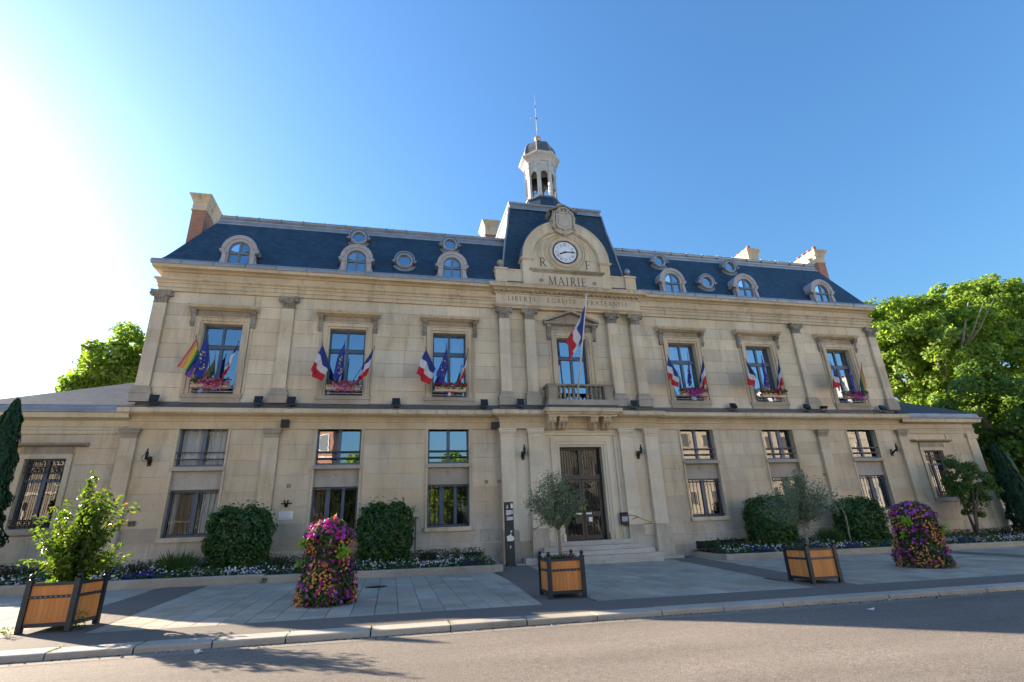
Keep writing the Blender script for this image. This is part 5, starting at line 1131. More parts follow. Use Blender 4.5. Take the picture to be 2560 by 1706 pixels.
# flower boxes
def foliage(n, box, size, mats, weights, jitter=1.0, aspect=.6, name='foliage', parent=None, up=None):
    p = np.stack([rng.uniform(a, b, n) for a, b in box], 1); mi = rng.choice(len(mats), n, p=weights)
    me = leaf_mesh(name, p, np.tile([0, -.3, .8], (n, 1)), size, mats, mi, aspect, jitter, 0, up); return stuff(link(name, me, parent))
FBL = {0: 'flower box of pink petunias under the rainbow flag', 1: 'flower box of pink petunias at the second upper window from the left', 2: 'flower box of red geraniums at the third upper window from the left', 4: 'flower box overflowing with purple petunias right of balcony', 5: 'beige flower box with few flowers at the second window right of balcony', 6: 'flower box of dark and purple blooms at the rightmost upper window'}
for w in TIPS:
    x = WX[w]; t = thing('flower_box', FBL[w], 'flower box', (x, -.3, 7.12), 0, 'flower boxes at the upper windows')
    m = MB(); W2 = .66
    m.add([(-W2, -.17, 0), (W2, -.17, 0), (W2, .05, 0), (-W2, .05, 0), (-W2-.02, -.20, .20), (W2+.02, -.20, .20), (W2+.02, .07, .20), (-W2-.02, .07, .20)], [(3,2,1,0), (4,5,6,7), (0,1,5,4), (1,2,6,5), (2,3,7,6), (3,0,4,7)]); m.build('trough', 'box_beige', t)
    m = MB(); [m.box(q-.015, q+.015, .05, .33, .02, .05) for q in (-.5, .5)]; m.build('hanger', 'iron_black', t)
    n = 620; p = np.stack([rng.uniform(-.70, .70, n), rng.uniform(-.27, .08, n), rng.uniform(.10, .40, n)], 1)
    stuff(link('foliage', leaf_mesh('foliage', p, np.tile([0, -.4, .6], (n, 1)), .085, ['leaf_bed'], None, .8, .8), t))
    main = {0: 'petal_pink', 1: 'petal_pink', 2: 'petal_red', 4: 'petal_purple', 5: 'petal_red', 6: 'petal_purple'}[w]; n = {5: 50, 2: 110}.get(w, 210)
    cxs = rng.normal({0: .15, 1: .1, 4: .0, 6: -.1}.get(w, 0), .30 if w not in (2, 5) else .5, n).clip(-.68, .68); zz = rng.uniform(-.12 if w not in (2, 5) else .22, .36, n)
    p = np.stack([cxs, -.24-rng.uniform(0, .08, n), zz], 1)
    stuff(link('blooms', disc_mesh('blooms', p, np.tile([0, -1, .3], (n, 1)), .065, [main, 'petal_red', 'petal_violet'], rng.choice(3, n, p=[.50, .42, .08]), .5), t))
    if w in (2, 5):
        for j, c in enumerate(('flag_blue', 'flag_white', 'flag_red')):
            m = MB(); m.pxz([(-.05, .0)]+[(-.05+.20*math.cos(rad(180+36*j*5/3+q*12)), .0+.20*math.sin(rad(180+36*j*5/3+q*12))) for q in range(6)], -.20, -.185); m.build('cockade', c, t)
# floodlights
FX = [-17.29, -13.58, -12.34, -8.19, -4.40, -2.81, 2.63, 8.04, 12.30, 13.31, 17.0]
FN = ['at the left corner pilaster', 'left of the second pilaster', 'right of the second pilaster', 'between the second and third windows', 'left of the paired pilasters', 'between the left paired pilasters', 'between the right paired pilasters', 'between the two windows right of balcony', 'left of the right-hand single pilaster', 'right of the right-hand single pilaster, tipped flat', 'at the right corner pilaster']
for i, (x, l) in enumerate(zip(FX, FN)):
    y0 = -.22 + (CB if abs(x) < 3.6 else 0); t = thing('floodlight', 'black floodlight on the ledge ' + l, 'floodlight', (x, y0, 6.44), 0, 'floodlights on the string course')
    tl = rad(14) if i < 7 else rad(34) if i != 9 else rad(78); c, s = math.cos(tl), math.sin(tl)
    def rp(px, py, pz): return (px, py*c+pz*s-.04, .25+pz*c-py*s)
    m = MB(); pts = [(-.165, -.05, -.15), (.165, -.05, -.15), (.165, -.05, .15), (-.165, -.05, .15), (-.10, .09, -.09), (.10, .09, -.09), (.10, .09, .09), (-.10, .09, .09)]
    m.add([rp(*p) for p in pts], [(0,1,2,3), (7,6,5,4), (0,1,5,4), (1,2,6,5), (2,3,7,6), (3,0,4,7)]); m.build('lamp_housing', 'iron_black', t)
    m = MB(); m.quad(rp(-.12, -.055, -.10), rp(.12, -.055, -.10), rp(.12, -.055, .10), rp(-.12, -.055, .10)); m.build('lens', 'iron_black', t)
    m = MB(); m.tube([(-.18, -.02, .25), (-.18, 0, .06), (.18, 0, .06), (.18, -.02, .25)], .012, 5); m.tube([(0, 0, .06), (0, 0, -.03)], .02, 6); m.build('bracket', 'iron_black', t)
    m = MB(); m.add([(-.13, -.20, -.13), (.13, -.20, -.13), (.13, .06, .02), (-.13, .06, .02), (-.13, -.20, -.09), (.13, -.20, -.09), (.13, .06, .055), (-.13, .06, .055)], [(3,2,1,0), (4,5,6,7), (0,1,5,4), (1,2,6,5), (2,3,7,6), (3,0,4,7)]); m.build('base_plate', 'iron_blue', t)
for x, z, l in ((-12.51, 5.76, 'black box under the ledge right of the second pilaster'), (-3.92, 5.70, 'black box under the ledge left of the entrance bay')):
    t = thing('loudspeaker', l, 'loudspeaker', (x, -.14, z), 0, 'black boxes under the ledge')
    m = MB(); m.box(-.15, .15, -.10, .09, -.15, .15); m.build('case', 'iron_black', t); m = MB(); [m.box(-.12, .12, -.112, -.101, q, q+.02) for q in (-.11, -.06, -.01, .04, .09)]; m.build('grille', 'iron_black', t)
# wall brackets
for x, z, l, f in ((-17.13, 4.36, 'black iron wall bracket with loose cable by the left corner pilaster', -1), (-2.72, 4.42, 'black iron wall bracket left of the entrance door', 1), (2.72, 4.40, 'black iron wall bracket right of the entrance door', 1), (17.05, 4.40, 'black iron wall bracket by the right corner pilaster', -1)):
    y0 = -.092 if abs(x) < 4 else -.001; t = thing('wall_bracket', l, 'bracket', (x, y0, z), 0, 'iron brackets on the ground floor wall')
    m = MB(); m.pxz([(-.06, -.2), (.06, -.2), (.075, 0), (.05, .16), (-.05, .16), (-.075, 0)], -.04, 0); m.build('wall_plate', 'iron_black', t)
    m = MB(); m.tube([(0, -.03, -.08), (.0, -.16, .02), (0, -.34, .10)], [.05, .045, .05], 8); m.tube([(0, -.34, .0), (0, -.36, .20)], [.06, .05], 8); m.build('arm', 'iron_black', t)
    m = MB(); m.lathe((0, -.36, .2), [(.05, 0), (.07, .04), (.03, .10), (.03, .2), (.001, .21)], 10); m.tube([(math.cos(q*.52)*.13, -.40, .06+math.sin(q*.52)*.13) for q in range(13)], .011, 5); m.build('ring', 'iron_black', t)
# small vents
for x, z, l in ((-12.15, 3.34, 'small cross-shaped vent above the white plaque'), (-5.95, 3.77, 'small cross-shaped vent under the third ground-floor window'), (-4.33, 3.34, 'small vent, left one of the pair beside the entrance bay'), (-3.79, 3.34, 'small vent, right one of the pair beside the entrance bay'), (5.85, 3.76, 'small cross-shaped vent under the first window right of the door'), (12.6, 3.35, 'small vent near the right-hand single pilaster'), (-10.4, 3.74, 'small cross-shaped vent under the second ground-floor window')):
    y0 = .098 if 3.7 < z else -.001; y0 = -.03 if x == -3.79 else y0
    t = thing('wall_vent', l, 'vent', (x, y0, z), 0, 'small vents'); m = MB(); m.box(-.075, .075, -.012, 0, -.075, .075); m.build('vent_plate', 'stone_dark', t)
    m = MB(); [m.pxz([(a*.015+b*.055, c*.055), (b*.015+a*.055, c*.015) if False else (b*.055, c*.02), (b*.02, c*.02)], -.016, -.0121) for a, b, c in ((1, 1, 1), (1, -1, 1), (1, 1, -1), (1, -1, -1))]; m.build('vent_holes', 'iron_black', t)
t = thing('flag_holder', 'black v-shaped iron flag holder above the white plaque', 'flag holder', (-12.16, -.001, 2.66)); m = MB(); m.box(-.19, .19, -.03, 0, .0, .05); m.build('bar', 'iron_black', t)
for s in (-1, 1): m = MB(); m.tube([(s*.015, -.05, -.10), (s*.07, -.14, .14)], .03, 7); m.build('tube', 'iron_black', t)
t = thing('wall_plaque', 'white rectangular plaque with grey text lines right of the second pilaster', 'plaque', (-12.14, -.001, 2.10)); m = MB(); m.box(-.25, .25, -.02, 0, 0, .30); m.build('board', 'plaque', t)
m = MB(); [m.box(-.21+.02*(k % 2), .21-.05*(k % 3), -.0215, -.0201, .04+k*.045, .055+k*.045) for k in range(6)]; m.build('text_lines', 'clock_grey', t)
t = thing('electric_box', 'small dark green box on the wall by the left corner pilaster', 'box', (-17.30, -.031, 2.06)); m = MB(); m.box(-.10, .10, -.07, 0, 0, .14); m.build('case', 'kiosk_green', t); m = MB(); m.box(-.11, .11, -.08, 0, .1405, .16); m.build('lid', 'kiosk_green', t)
t = thing('mailbox', 'black letter box with grey plate right of the door', 'mailbox', (1.66, -.145, 1.42)); m = MB(); m.box(-.17, .17, -.10, 0, 0, .42); m.pyz([(0, .421), (-.12, .421), (-.06, .49), (0, .5)], -.18, .18); m.build('case', 'iron_black', t); m = MB(); m.box(-.13, .13, -.108, -.1005, .12, .32); m.build('plate', 'clock_grey', t); m = MB(); m.box(.0, .32, -.12, 0, -.06, -.005); m.build('tray', 'iron_black', t)
for s in (-1, 1):
    t = thing('handrail', 'sloping brass handrail on the wall %s of the entrance steps' % ('left' if s < 0 else 'right'), 'handrail', (s*1.9, -.4, 1.0), 0, 'brass handrails')
    m = MB(); m.tube([(s*-.30, -.22, .80), (0, -.38, .74), (s*.75, -.75, .36)], .022, 8); m.sphere((s*.75, -.75, .36), .035, 0, 8, 6); m.build('rail', 'brass', t); m = MB(); m.tube([(s*.1, -.40, .68), (s*.1, .2, .62)], .014, 6); m.tube([(s*.6, -.66, .42), (s*.6, .12, .40)], .014, 6); m.build('support', 'iron_black', t)
# information totem
kx, ky = -3.62, -.95; t = thing('information_totem', 'tall narrow dark green totem with torn posters left of the entrance', 'totem', (kx, ky, gz(kx, ky)))
m = MB(); m.box(-.165, .165, -.13, .13, 0, 2.33); m.box(-.20, .20, -.17, .17, 0, .05); m.build('body', 'kiosk_green', t); m = MB(); m.box(-.175, .175, -.14, .14, 2.3305, 2.36); m.build('top', 'iron_black', t)
for k, (a, b, c, d, mt) in enumerate(((.06, .15, 2.12, 2.30, 'paper'), (-.12, -.05, 2.10, 2.25, 'paper_dirty'), (-.14, .14, 1.86, 2.05, 'paper_dirty'), (-.13, .0, 1.82, 1.9, 'poster_red'), (-.12, .14, 1.66, 1.80, 'paper_dirty'), (-.03, .02, .62, .74, 'paper'), (.02, .08, 1.22, 1.28, 'paper'))):
    m = MB(); m.pxz([(a, c), (b, c+.02*(k % 3)), (b, d), (a+.03*(k % 2), d)], -.136-.002*(k % 3), -.1305-.002*(k % 3)); m.build('poster', mt, t)
m = MB(); m.pxz([(-.12, .90), (.10, .90), (.16, .97), (.13, 1.06), (.05, 1.10), (.04, 1.20), (-.03, 1.11), (-.14, 1.08)], -.134, -.1305); m.build('poster', 'paper', t)
# planters
def planter(x, y, rz, label, first=[]):
    z = gz(x, y)
    if first:
        c = copy_tree(first[0], None, (x, y, z), rz); c['label'] = label; return c
    t = thing('planter', label, 'planter', (x, y, z), rz, 'square timber planters'); first.append(t); a = .40
    for sx in (-1, 1):
        for sy in (-1, 1):
            m = MB(); m.box(sx*a-.045, sx*a+.045, sy*a-.045, sy*a+.045, 0, .86); m.box(sx*a-.05, sx*a+.05, sy*a-.05, sy*a+.05, .8605, .875); po = m.build('post', 'planter_metal', t)
            m = MB(); m.lathe((sx*a, sy*a, .875), [(.03, 0), (.02, .02)], 10); m.sphere((sx*a, sy*a, .935), .047, 0, 12, 8); m.build('ball', 'planter_metal', po)
    n = 8; w = (2*a-.09)/n; bm = unit_box(); bm.name = 'board'; bm.materials.append(MAT['board_wood'])
    for side in range(4):
        ang = side*math.pi/2; c, s = round(math.cos(ang)), round(math.sin(ang))
        def tr(px, py): return (px*c-py*s, px*s+py*c)
        for k in range(n):
            px, py = tr(-a+.045+k*w+.002, -a-.006); link('board', bm, t, (px, py, .15), (0, 0, ang), (w-.004, .022, .63))
        m = MB()
        def bx(x0, x1, y0, y1, z0, z1):
            P = [tr(x0, y0), tr(x1, y0), tr(x1, y1), tr(x0, y1)]; m.add([(*p, z0) for p in P]+[(*p, z1) for p in P], [(3,2,1,0), (4,5,6,7), (0,1,5,4), (1,2,6,5), (2,3,7,6), (3,0,4,7)])
        bx(-a+.0455, a-.0455, -a-.025, -a+.03, .77, .82); m.build('top_rail', 'planter_metal', t); m = MB(); bx(-a+.0455, a-.0455, -a-.025, -a+.03, .09, .155); m.build('bottom_rail', 'planter_metal', t); m = MB(); bx(-a+.0455, a-.0455, -a-.018, -a-.007, .555, .605); fr = m.build('band', 'planter_metal', t)
        m = MB()
        for k in range(9): px, py = -a+.06+k*(2*a-.12)/8, -a-.0185; bx(px-.007, px+.007, py-.006, py, .573, .587)
        stuff(m.build('rivets', 'rivet', fr))
    m = MB(); m.box(-a+.03, a-.03, -a+.03, a-.03, .12, .14); m.build('floor_plate', 'planter_metal', t)
    m = MB(); nn = 7
    for j in range(nn):
        for i in range(nn): m.v.append((-a+.03+i*(2*a-.06)/(nn-1), -a+.03+j*(2*a-.06)/(nn-1), .72+random.uniform(-.02, .04)))
    for j in range(nn-1):
        for i in range(nn-1): m.f.append((j*nn+i, j*nn+i+1, (j+1)*nn+i+1, (j+1)*nn+i)); m.m.append(0); m.sm.append(True)
    m.build('earth', 'soil', t); return t
PLC = (-4.24, -9.43); PLR = (2.53, -9.60); PLL = (-14.17, -9.73)
planter(*PLC, -.019, 'timber planter holding the olive tree before the entrance steps'); planter(*PLR, -.0206, 'timber planter holding the olive tree before the right flower bed'); planter(*PLL, -.088, 'timber planter with the leafy sunlit shrub at the left')
for x, y, l in ((-10.98, -12.36, 'crumpled white paper scrap in the gutter below the kerb'), (0.6, -13.1, 'small white paper scrap on the shaded road')):
    m = MB(); pts = [(rng.uniform(-.09, .09), rng.uniform(-.05, .05), rng.uniform(0.003, .06)) for _ in range(9)]; m.add(pts, [(0,1,2), (1,3,2), (3,4,5), (2,5,6), (6,7,8), (4,7,1), (0,8,5), (3,6,7)]); tag(m.build('litter', 'paper', None, (x, y, gz(x, y)+.002)), l, 'litter', 'paper litter')
m = MB(); m.lathe((0, 0, 0), [(.30, 0), (.30, .008), (.001, .009)], 24); tag(m.build('manhole_cover', 'iron_black', None, (-8.55, -5.6, gz(-8.55, -5.6)-.002)), 'round dark manhole cover in the paving behind the left flower tower', 'manhole cover')
# ------------------------------------------------------------------ vegetation
def shell(n, c, r, inner=.55, squash=None):
    d = rng.normal(0, 1, (n, 3)); d /= np.linalg.norm(d, axis=1)[:, None]; rr = (inner+(1-inner)*rng.random(n)**.6)[:, None]
    return np.asarray(c)+d*rr*np.asarray(r), d
def clumped(c, r, nclump, per, cr, inner=.45):
    cc, d = shell(nclump, c, r, inner); k = rng.integers(0, nclump, nclump*per); sz = rng.uniform(.6, 1.4, nclump)
    off, od = shell(len(k), (0, 0, 0), (1, 1, .75), .3); p = cc[k]+off*(cr*sz[k])[:, None]
    return p, od*.6+d[k]*.5+np.array([0, 0, .35])
def limbs(m, base, top, r, crown_c, crown_r, n, seed):
    R_ = random.Random(seed); b, t = Vector(base), Vector(top)
    m.tube([b, b.lerp(t, .35)+Vector((R_.uniform(-.1, .1), R_.uniform(-.1, .1), 0))*r*3, b.lerp(t, .7), t], [r*1.15, r, r*.85, r*.7], 10)
    for k in range(n):
        a = 2*math.pi*k/n+R_.uniform(-.4, .4); f = R_.uniform(.55, .98); s = b.lerp(t, f); e = Vector(crown_c)+Vector((math.cos(a)*crown_r[0]*.75, math.sin(a)*crown_r[1]*.75, R_.uniform(-.2, .75)*crown_r[2]))
        mid = s.lerp(e, .5)+Vector((0, 0, -.06*(e-s).length)); m.tube([s, mid, e], [r*.5, r*.32, r*.08], 6)
        for q in range(2):
            a2 = a+R_.uniform(-.9, .9); e2 = e.lerp(mid, .35)+Vector((math.cos(a2), math.sin(a2), R_.uniform(.1, .8)))*crown_r[0]*.35; m.tube([mid.lerp(e, .3), mid.lerp(e2, .6), e2], [r*.22, r*.14, r*.04], 5)
def tree(name, label, x, y, lobes, trunk_r, trunk_top, leafsize, mat, bark, per, cr, cat='tree', group=None, z=None, nl=7):
    t = thing(name, label, cat, (x, y, gz(x, y) if z is None else z), 0, group); m = MB()
    allc = np.mean([l[0] for l in lobes], 0); allr = np.max([l[1] for l in lobes], 0); limbs(m, (0, 0, -.2), (trunk_top[0], trunk_top[1], trunk_top[2]), trunk_r, allc, allr, nl, int(abs(x*7+y)))
    m.build('trunk', bark, t); P, N = [], []
    for c, r, nc in lobes: p, n = clumped(c, r, nc, per, cr); P.append(p); N.append(n)
    me = leaf_mesh('crown', np.concatenate(P), np.concatenate(N), leafsize, [mat], None, .75, .55); link('crown', me, t); return t
# plane trees right of the building, sunlit; a lower one in the shade
tree('plane_tree', 'tall sunlit plane tree right behind the right wing', 35.5, 11, [((0, 0, 13.3), (6.6, 6, 5.6), 190), ((4.5, 0, 16.2), (4.2, 4.5, 3.4), 90), ((-3.5, 0, 15.4), (3.2, 4, 3.2), 70), ((1, -2, 9), (6, 5, 3.5), 90)], .45, (0, 0, 9.5), .31, 'leaf_plane', 'bark_plane', 165, .82, group='plane trees beyond the right wing')
tree('plane_tree', 'tall sunlit plane tree at the right edge of the picture', 45.5, 11.5, [((0, 0, 14.3), (7.3, 6.5, 6.8), 200), ((-1, 0, 18.8), (4.2, 4.5, 3.8), 90), ((2, -3, 9), (6, 5, 4), 80)], .5, (0, 0, 10), .31, 'leaf_plane', 'bark_plane', 165, .825, group='plane trees beyond the right wing')
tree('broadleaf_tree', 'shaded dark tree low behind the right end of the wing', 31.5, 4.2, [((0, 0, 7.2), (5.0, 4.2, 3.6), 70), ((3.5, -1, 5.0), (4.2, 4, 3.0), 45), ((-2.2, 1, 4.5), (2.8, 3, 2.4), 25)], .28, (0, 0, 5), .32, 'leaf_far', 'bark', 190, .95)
tree('broadleaf_tree', 'small sunlit tree top rising behind the left wing roof', -26.5, 12, [((1.3, 0, 10.6), (1.9, 2.2, 1.9), 40), ((2.6, 0, 12.2), (1.3, 1.5, 1.3), 20), ((.6, 0, 9.6), (1.2, 1.5, 1.1), 16), ((3.2, 0, 9.8), (1.8, 2, 2), 26)], .25, (.5, 0, 9.5), .26, 'leaf_plane', 'bark', 190, .7)
# cypresses
def cypress(x, y, h, r, label, lean=0, n=9000):
    t = thing('cypress', label, 'tree', (x, y, gz(x, y)), 0, 'cypresses at the wings'); m = MB(); m.tube([(0, 0, -.1), (lean*.3, 0, h*.5), (lean*.9, 0, h*.92)], [.11, .07, .01], 7); m.build('trunk', 'bark', t)
    z = rng.random(n)**.85; prof = np.minimum(1, (z/.12)**.5)*np.clip(1-z, 0, 1)**.55*(1+.10*np.sin(z*31)+.07*np.sin(z*57+1)); a = rng.uniform(0, 2*math.pi, n); k = np.round(a/.42+z*9)*.42; rr = r*prof*(.72+.28*rng.random(n)**.5)*(1+.10*np.sin(a*7+z*13)+.08*np.sin(a*11-z*23))
    p = np.stack([rr*np.cos(a)+lean*z, rr*np.sin(a), .12+z*(h-.1)], 1); nn = np.stack([np.cos(a), np.sin(a), .2*np.ones(n)], 1)
    link('crown', leaf_mesh('crown', p, nn, .17, ['leaf_cypress'], None, .38, .3, 0, (0, 0, 1.6)), t); m = MB(); m.lathe((0, 0, 0), [(r*.15, .3), (r*.62, h*.2), (r*.6, h*.5), (r*.35, h*.8), (.02, h*.95)], 10); m.build('inner_twigs', 'leaf_cypress', t)
cypress(-20.78, -2.05, 5.9, .72, 'dark columnar cypress cut by the left edge of the picture', .15); cypress(23.3, -.9, 4.85, .72, 'dark leaning cypress past the right wing', -.55)
# clipped laurel bushes
def bush(x, y, w, d, h, label, n=8500):
    t = thing('bush', label, 'bush', (x, y, gz(x, y)+.15), 0, 'clipped evergreen bushes'); m = MB()
    for k in range(9):
        a = random.uniform(0, 6.3); m.tube([(random.uniform(-.15, .15), random.uniform(-.1, .1), 0), (math.cos(a)*w*.2, math.sin(a)*d*.2, h*.4), (math.cos(a)*w*.36, math.sin(a)*d*.36, h*.8)], [.03, .022, .01], 5)
    m.build('stems', 'bark', t); v = rng.uniform(-1, 1, (n*2, 3)); q = (np.abs(v)**4.2).sum(1); k = (q < 1)&(q > .30); v = v[k][:n]; nz = 1+.07*np.sin(v[:, 0]*9+x)*np.sin(v[:, 2]*8)+.05*np.sin(v[:, 0]*17+v[:, 2]*11)
    p = v*np.array([w/2, d/2, h/2])*nz[:, None]; p[:, 2] += h/2+.05; p[:, 0] *= 1-.16*np.clip(.45-p[:, 2]/h, 0, 1)*2
    tip = rng.integers(0, len(p), 800); tips = p[tip]*np.array([1.04, 1.05, 1.05])+rng.normal(0, .07, (800, 3)); p = np.concatenate([p, tips]); vv = np.concatenate([v, v[tip]])
    link('crown', leaf_mesh('crown', p, vv*np.array([1, 1, 1])+np.array([0, 0, .3]), .125, ['leaf_bush'], None, .5, .6), t)
bush(-13.42, -1.0, 2.1, 1.3, 2.15, 'clipped dark evergreen bush right of the leftmost ground-floor window'); bush(-8.40, -1.0, 2.05, 1.3, 2.2, 'clipped dark evergreen bush behind the left flower tower')
bush(8.25, -1.0, 2.1, 1.3, 2.15, 'clipped dark evergreen bush left of the right-hand olive tree'); bush(13.0, -1.0, 2.2, 1.3, 2.0, 'clipped dark evergreen bush right of the right-hand olive tree')
for x, h in ((-7.30, 1.75), (7.28, 1.5)):
    m = MB(); m.box(-.03, .03, -.03, .03, 0, h); m.box(-.034, .034, -.034, .034, h+.0005, h+.02); tag(m.build('wooden_stake', 'bark', None, (x, -1.25, gz(x, -1.25)+.12)), 'wooden stake beside the %s bush' % ('second left' if x < 0 else 'first right'), 'stake')
for x in (11.75,):
    m = MB(); m.tube([(0, 0, 0), (-.02, 0, .6), (.04, 0, 1.3), (-.1, 0, 2.0)], [.05, .045, .035, .01], 7); tag(m.build('bare_stem', 'bark_olive', None, (x, -1.5, gz(x, -1.5)+.12)), 'pale bare stem left of the far right bush', 'stem')
# small tree at the right wing
def small_tree():
    x, y = 18.9, -1.5; t = thing('small_tree', 'loose green small tree before the right wing window', 'tree', (x, y, gz(x, y)+.15)); m = MB()
    ends = []
    for k in range(7):
        a = random.uniform(0, 6.3); e = (math.cos(a)*random.uniform(.3, 1.1)+.35, math.sin(a)*.6, random.uniform(2.2, 3.9)); m.tube([(random.uniform(-.1, .1), 0, 0), (e[0]*.3, e[1]*.3, 1.3), (e[0]*.7, e[1]*.7, e[2]*.75), e], [.055, .045, .03, .008], 6); ends.append(e)
    m.build('stems', 'bark', t); P = []; N = []
    for c, r, nc in (((.45, 0, 2.75), (1.1, .8, .95), 40), ((.1, 0, 3.5), (.5, .45, .45), 10), ((1.25, 0, 2.2), (.75, .6, .6), 12), ((.3, 0, 1.6), (.5, .4, .5), 8)):
        p, n = clumped(c, r, nc, 110, .27); P.append(p); N.append(n)
    link('crown', leaf_mesh('crown', np.concatenate(P), np.concatenate(N), .12, ['leaf_small_tree'], None, .5, .7), t)
small_tree()
# shrub in the left planter
def planter_shrub():
    x, y = PLL; t = thing('shrub', 'bright green leafy shrub growing in the left planter', 'shrub', (x, y, gz(x, y)+.72)); m = MB(); P = []; N = []; U = []
    for k in range(84):
        a = random.uniform(0, 6.3); R_ = random.uniform(.05, .86); hh = random.uniform(.7, 1.75) if R_ < .4 else random.uniform(.35, 1.55-.5*(R_-.4)); lean = .05
        e = Vector((math.cos(a)*R_+lean, math.sin(a)*R_*.9, hh)); b = Vector((random.uniform(-.08, .08), random.uniform(-.08, .08), 0)); mid = b.lerp(e, .5)+Vector((0, 0, .1)); m.tube([b, mid, e], [.018, .012, .004], 5)
        for q in range(60):
            f = random.uniform(.12, 1.03); s = (b*(1-f)**2+mid*2*f*(1-f)+e*f*f); an = random.uniform(0, 6.3); o = Vector((math.cos(an), math.sin(an), random.uniform(-.2, .9))).normalized(); s = s+o*random.uniform(.03, .16); P.append(s); N.append((o.x*.4, o.y*.4, .7))
    for k in range(4):
        a = random.uniform(0, 6.3); e = Vector((-.05+.10*k/4, .0, 1.95+.12*(k == 1))); m.tube([(0, 0, .8), e.lerp(Vector((0, 0, .8)), .5), e], [.012, .009, .003], 5)
        for q in range(30):
            f = random.uniform(.3, 1.05); s = Vector((0, 0, .8)).lerp(e, f); an = random.uniform(0, 6.3); o = Vector((math.cos(an), math.sin(an), .5)); P.append(s+o*.07); N.append((o.x*.3, o.y*.3, .8))
    m.build('stems', 'bark', t); P = np.array(P); N = np.array(N); mi = np.where((P[:, 2] > 1.05)&(rng.random(len(P)) < .04), 1, 0)
    link('crown', leaf_mesh('crown', P, N, .12, ['leaf_shrub', 'leaf_pink'], mi, .42, .45), t)
    n = 500; p, d = shell(n, (0, 0, .08), (.36, .36, .16), .2); link('low_leaves', leaf_mesh('low_leaves', p, d+np.array([0, 0, .5]), .08, ['leaf_lime', 'leaf_shrub'], rng.choice(2, n), .5, .5), t)
planter_shrub()
def olive(x, y, label, cc, cr, fork, seed, twig=0):
    t = thing('olive_tree', label, 'tree', (x, y, gz(x, y)+.72), 0, 'olive trees in planters'); R_ = random.Random(seed); m = MB(); m.tube([(0, 0, -.1), (.01, 0, fork*.5), (fork*0+.0, 0, fork)], [.045, .038, .036], 9); P = []; N = []
    for k in range(26):
        d = Vector((R_.gauss(0, 1), R_.gauss(0, 1), R_.gauss(.25, .8))).normalized(); e = Vector(cc)+Vector((d.x*cr[0], d.y*cr[1], d.z*cr[2]))*R_.uniform(.75, 1.08)
        if k < twig: e = Vector(cc)+Vector((R_.uniform(-.4, .9)*cr[0], 0, cr[2]*R_.uniform(1.1, 1.6)))
        s = Vector((0, 0, fork)); mid = s.lerp(e, .45)+Vector((0, 0, .08)); m.tube([s, mid, e], [.022, .013, .003], 5)
        for q in range(250):
            f = R_.uniform(.25, 1.02); b = s*(1-f)**2+mid*2*f*(1-f)+e*f*f; o = Vector((R_.gauss(0, 1), R_.gauss(0, 1), R_.gauss(0, 1)))*(.10 if f > .35 else .05)*(1 if k >= twig else .4); P.append(b+o); N.append((o.x*5, o.y*5, .5))
    m.build('trunk', 'bark_olive', t); link('crown', leaf_mesh('crown', np.array(P), np.array(N), .085, ['leaf_olive'], None, .24, .7), t)
    n = 700; p = np.stack([rng.uniform(-.34, .34, n), rng.uniform(-.34, .34, n), rng.uniform(.0, .16, n)], 1)
    u = thing('underplanting', 'low green planting at the foot of the olive tree ' + ('before the entrance' if x < 0 else 'on the right'), 'plant', (x, y, gz(x, y)+.72)); stuff(link('leaves', leaf_mesh('leaves', p, np.tile([0, 0, .6], (n, 1)), .07, ['leaf_bed', 'leaf_silver'], rng.choice(2, n, p=[.8, .2] if x < 0 else [.2, .8]), .4, .8), u))
    n = 40; p = np.stack([rng.uniform(.0, .34, n), rng.uniform(-.34, .1, n), rng.uniform(.1, .2, n)], 1); stuff(link('blooms', disc_mesh('blooms', p, np.tile([0, -.5, .8], (n, 1)), .045, ['petal_pink' if x < 0 else 'petal_blue', 'petal_red' if x < 0 else 'petal_blue'], rng.choice(2, n), .4), u))
olive(*PLC, 'olive tree with round grey-green crown in the planter before the entrance', (-.02, 0, 1.42), (.68, .66, .62), .72, 3); olive(*PLR, 'olive tree with wide loose crown in the right planter', (.02, 0, 1.22), (1.02, .85, .60), .68, 11, 4)
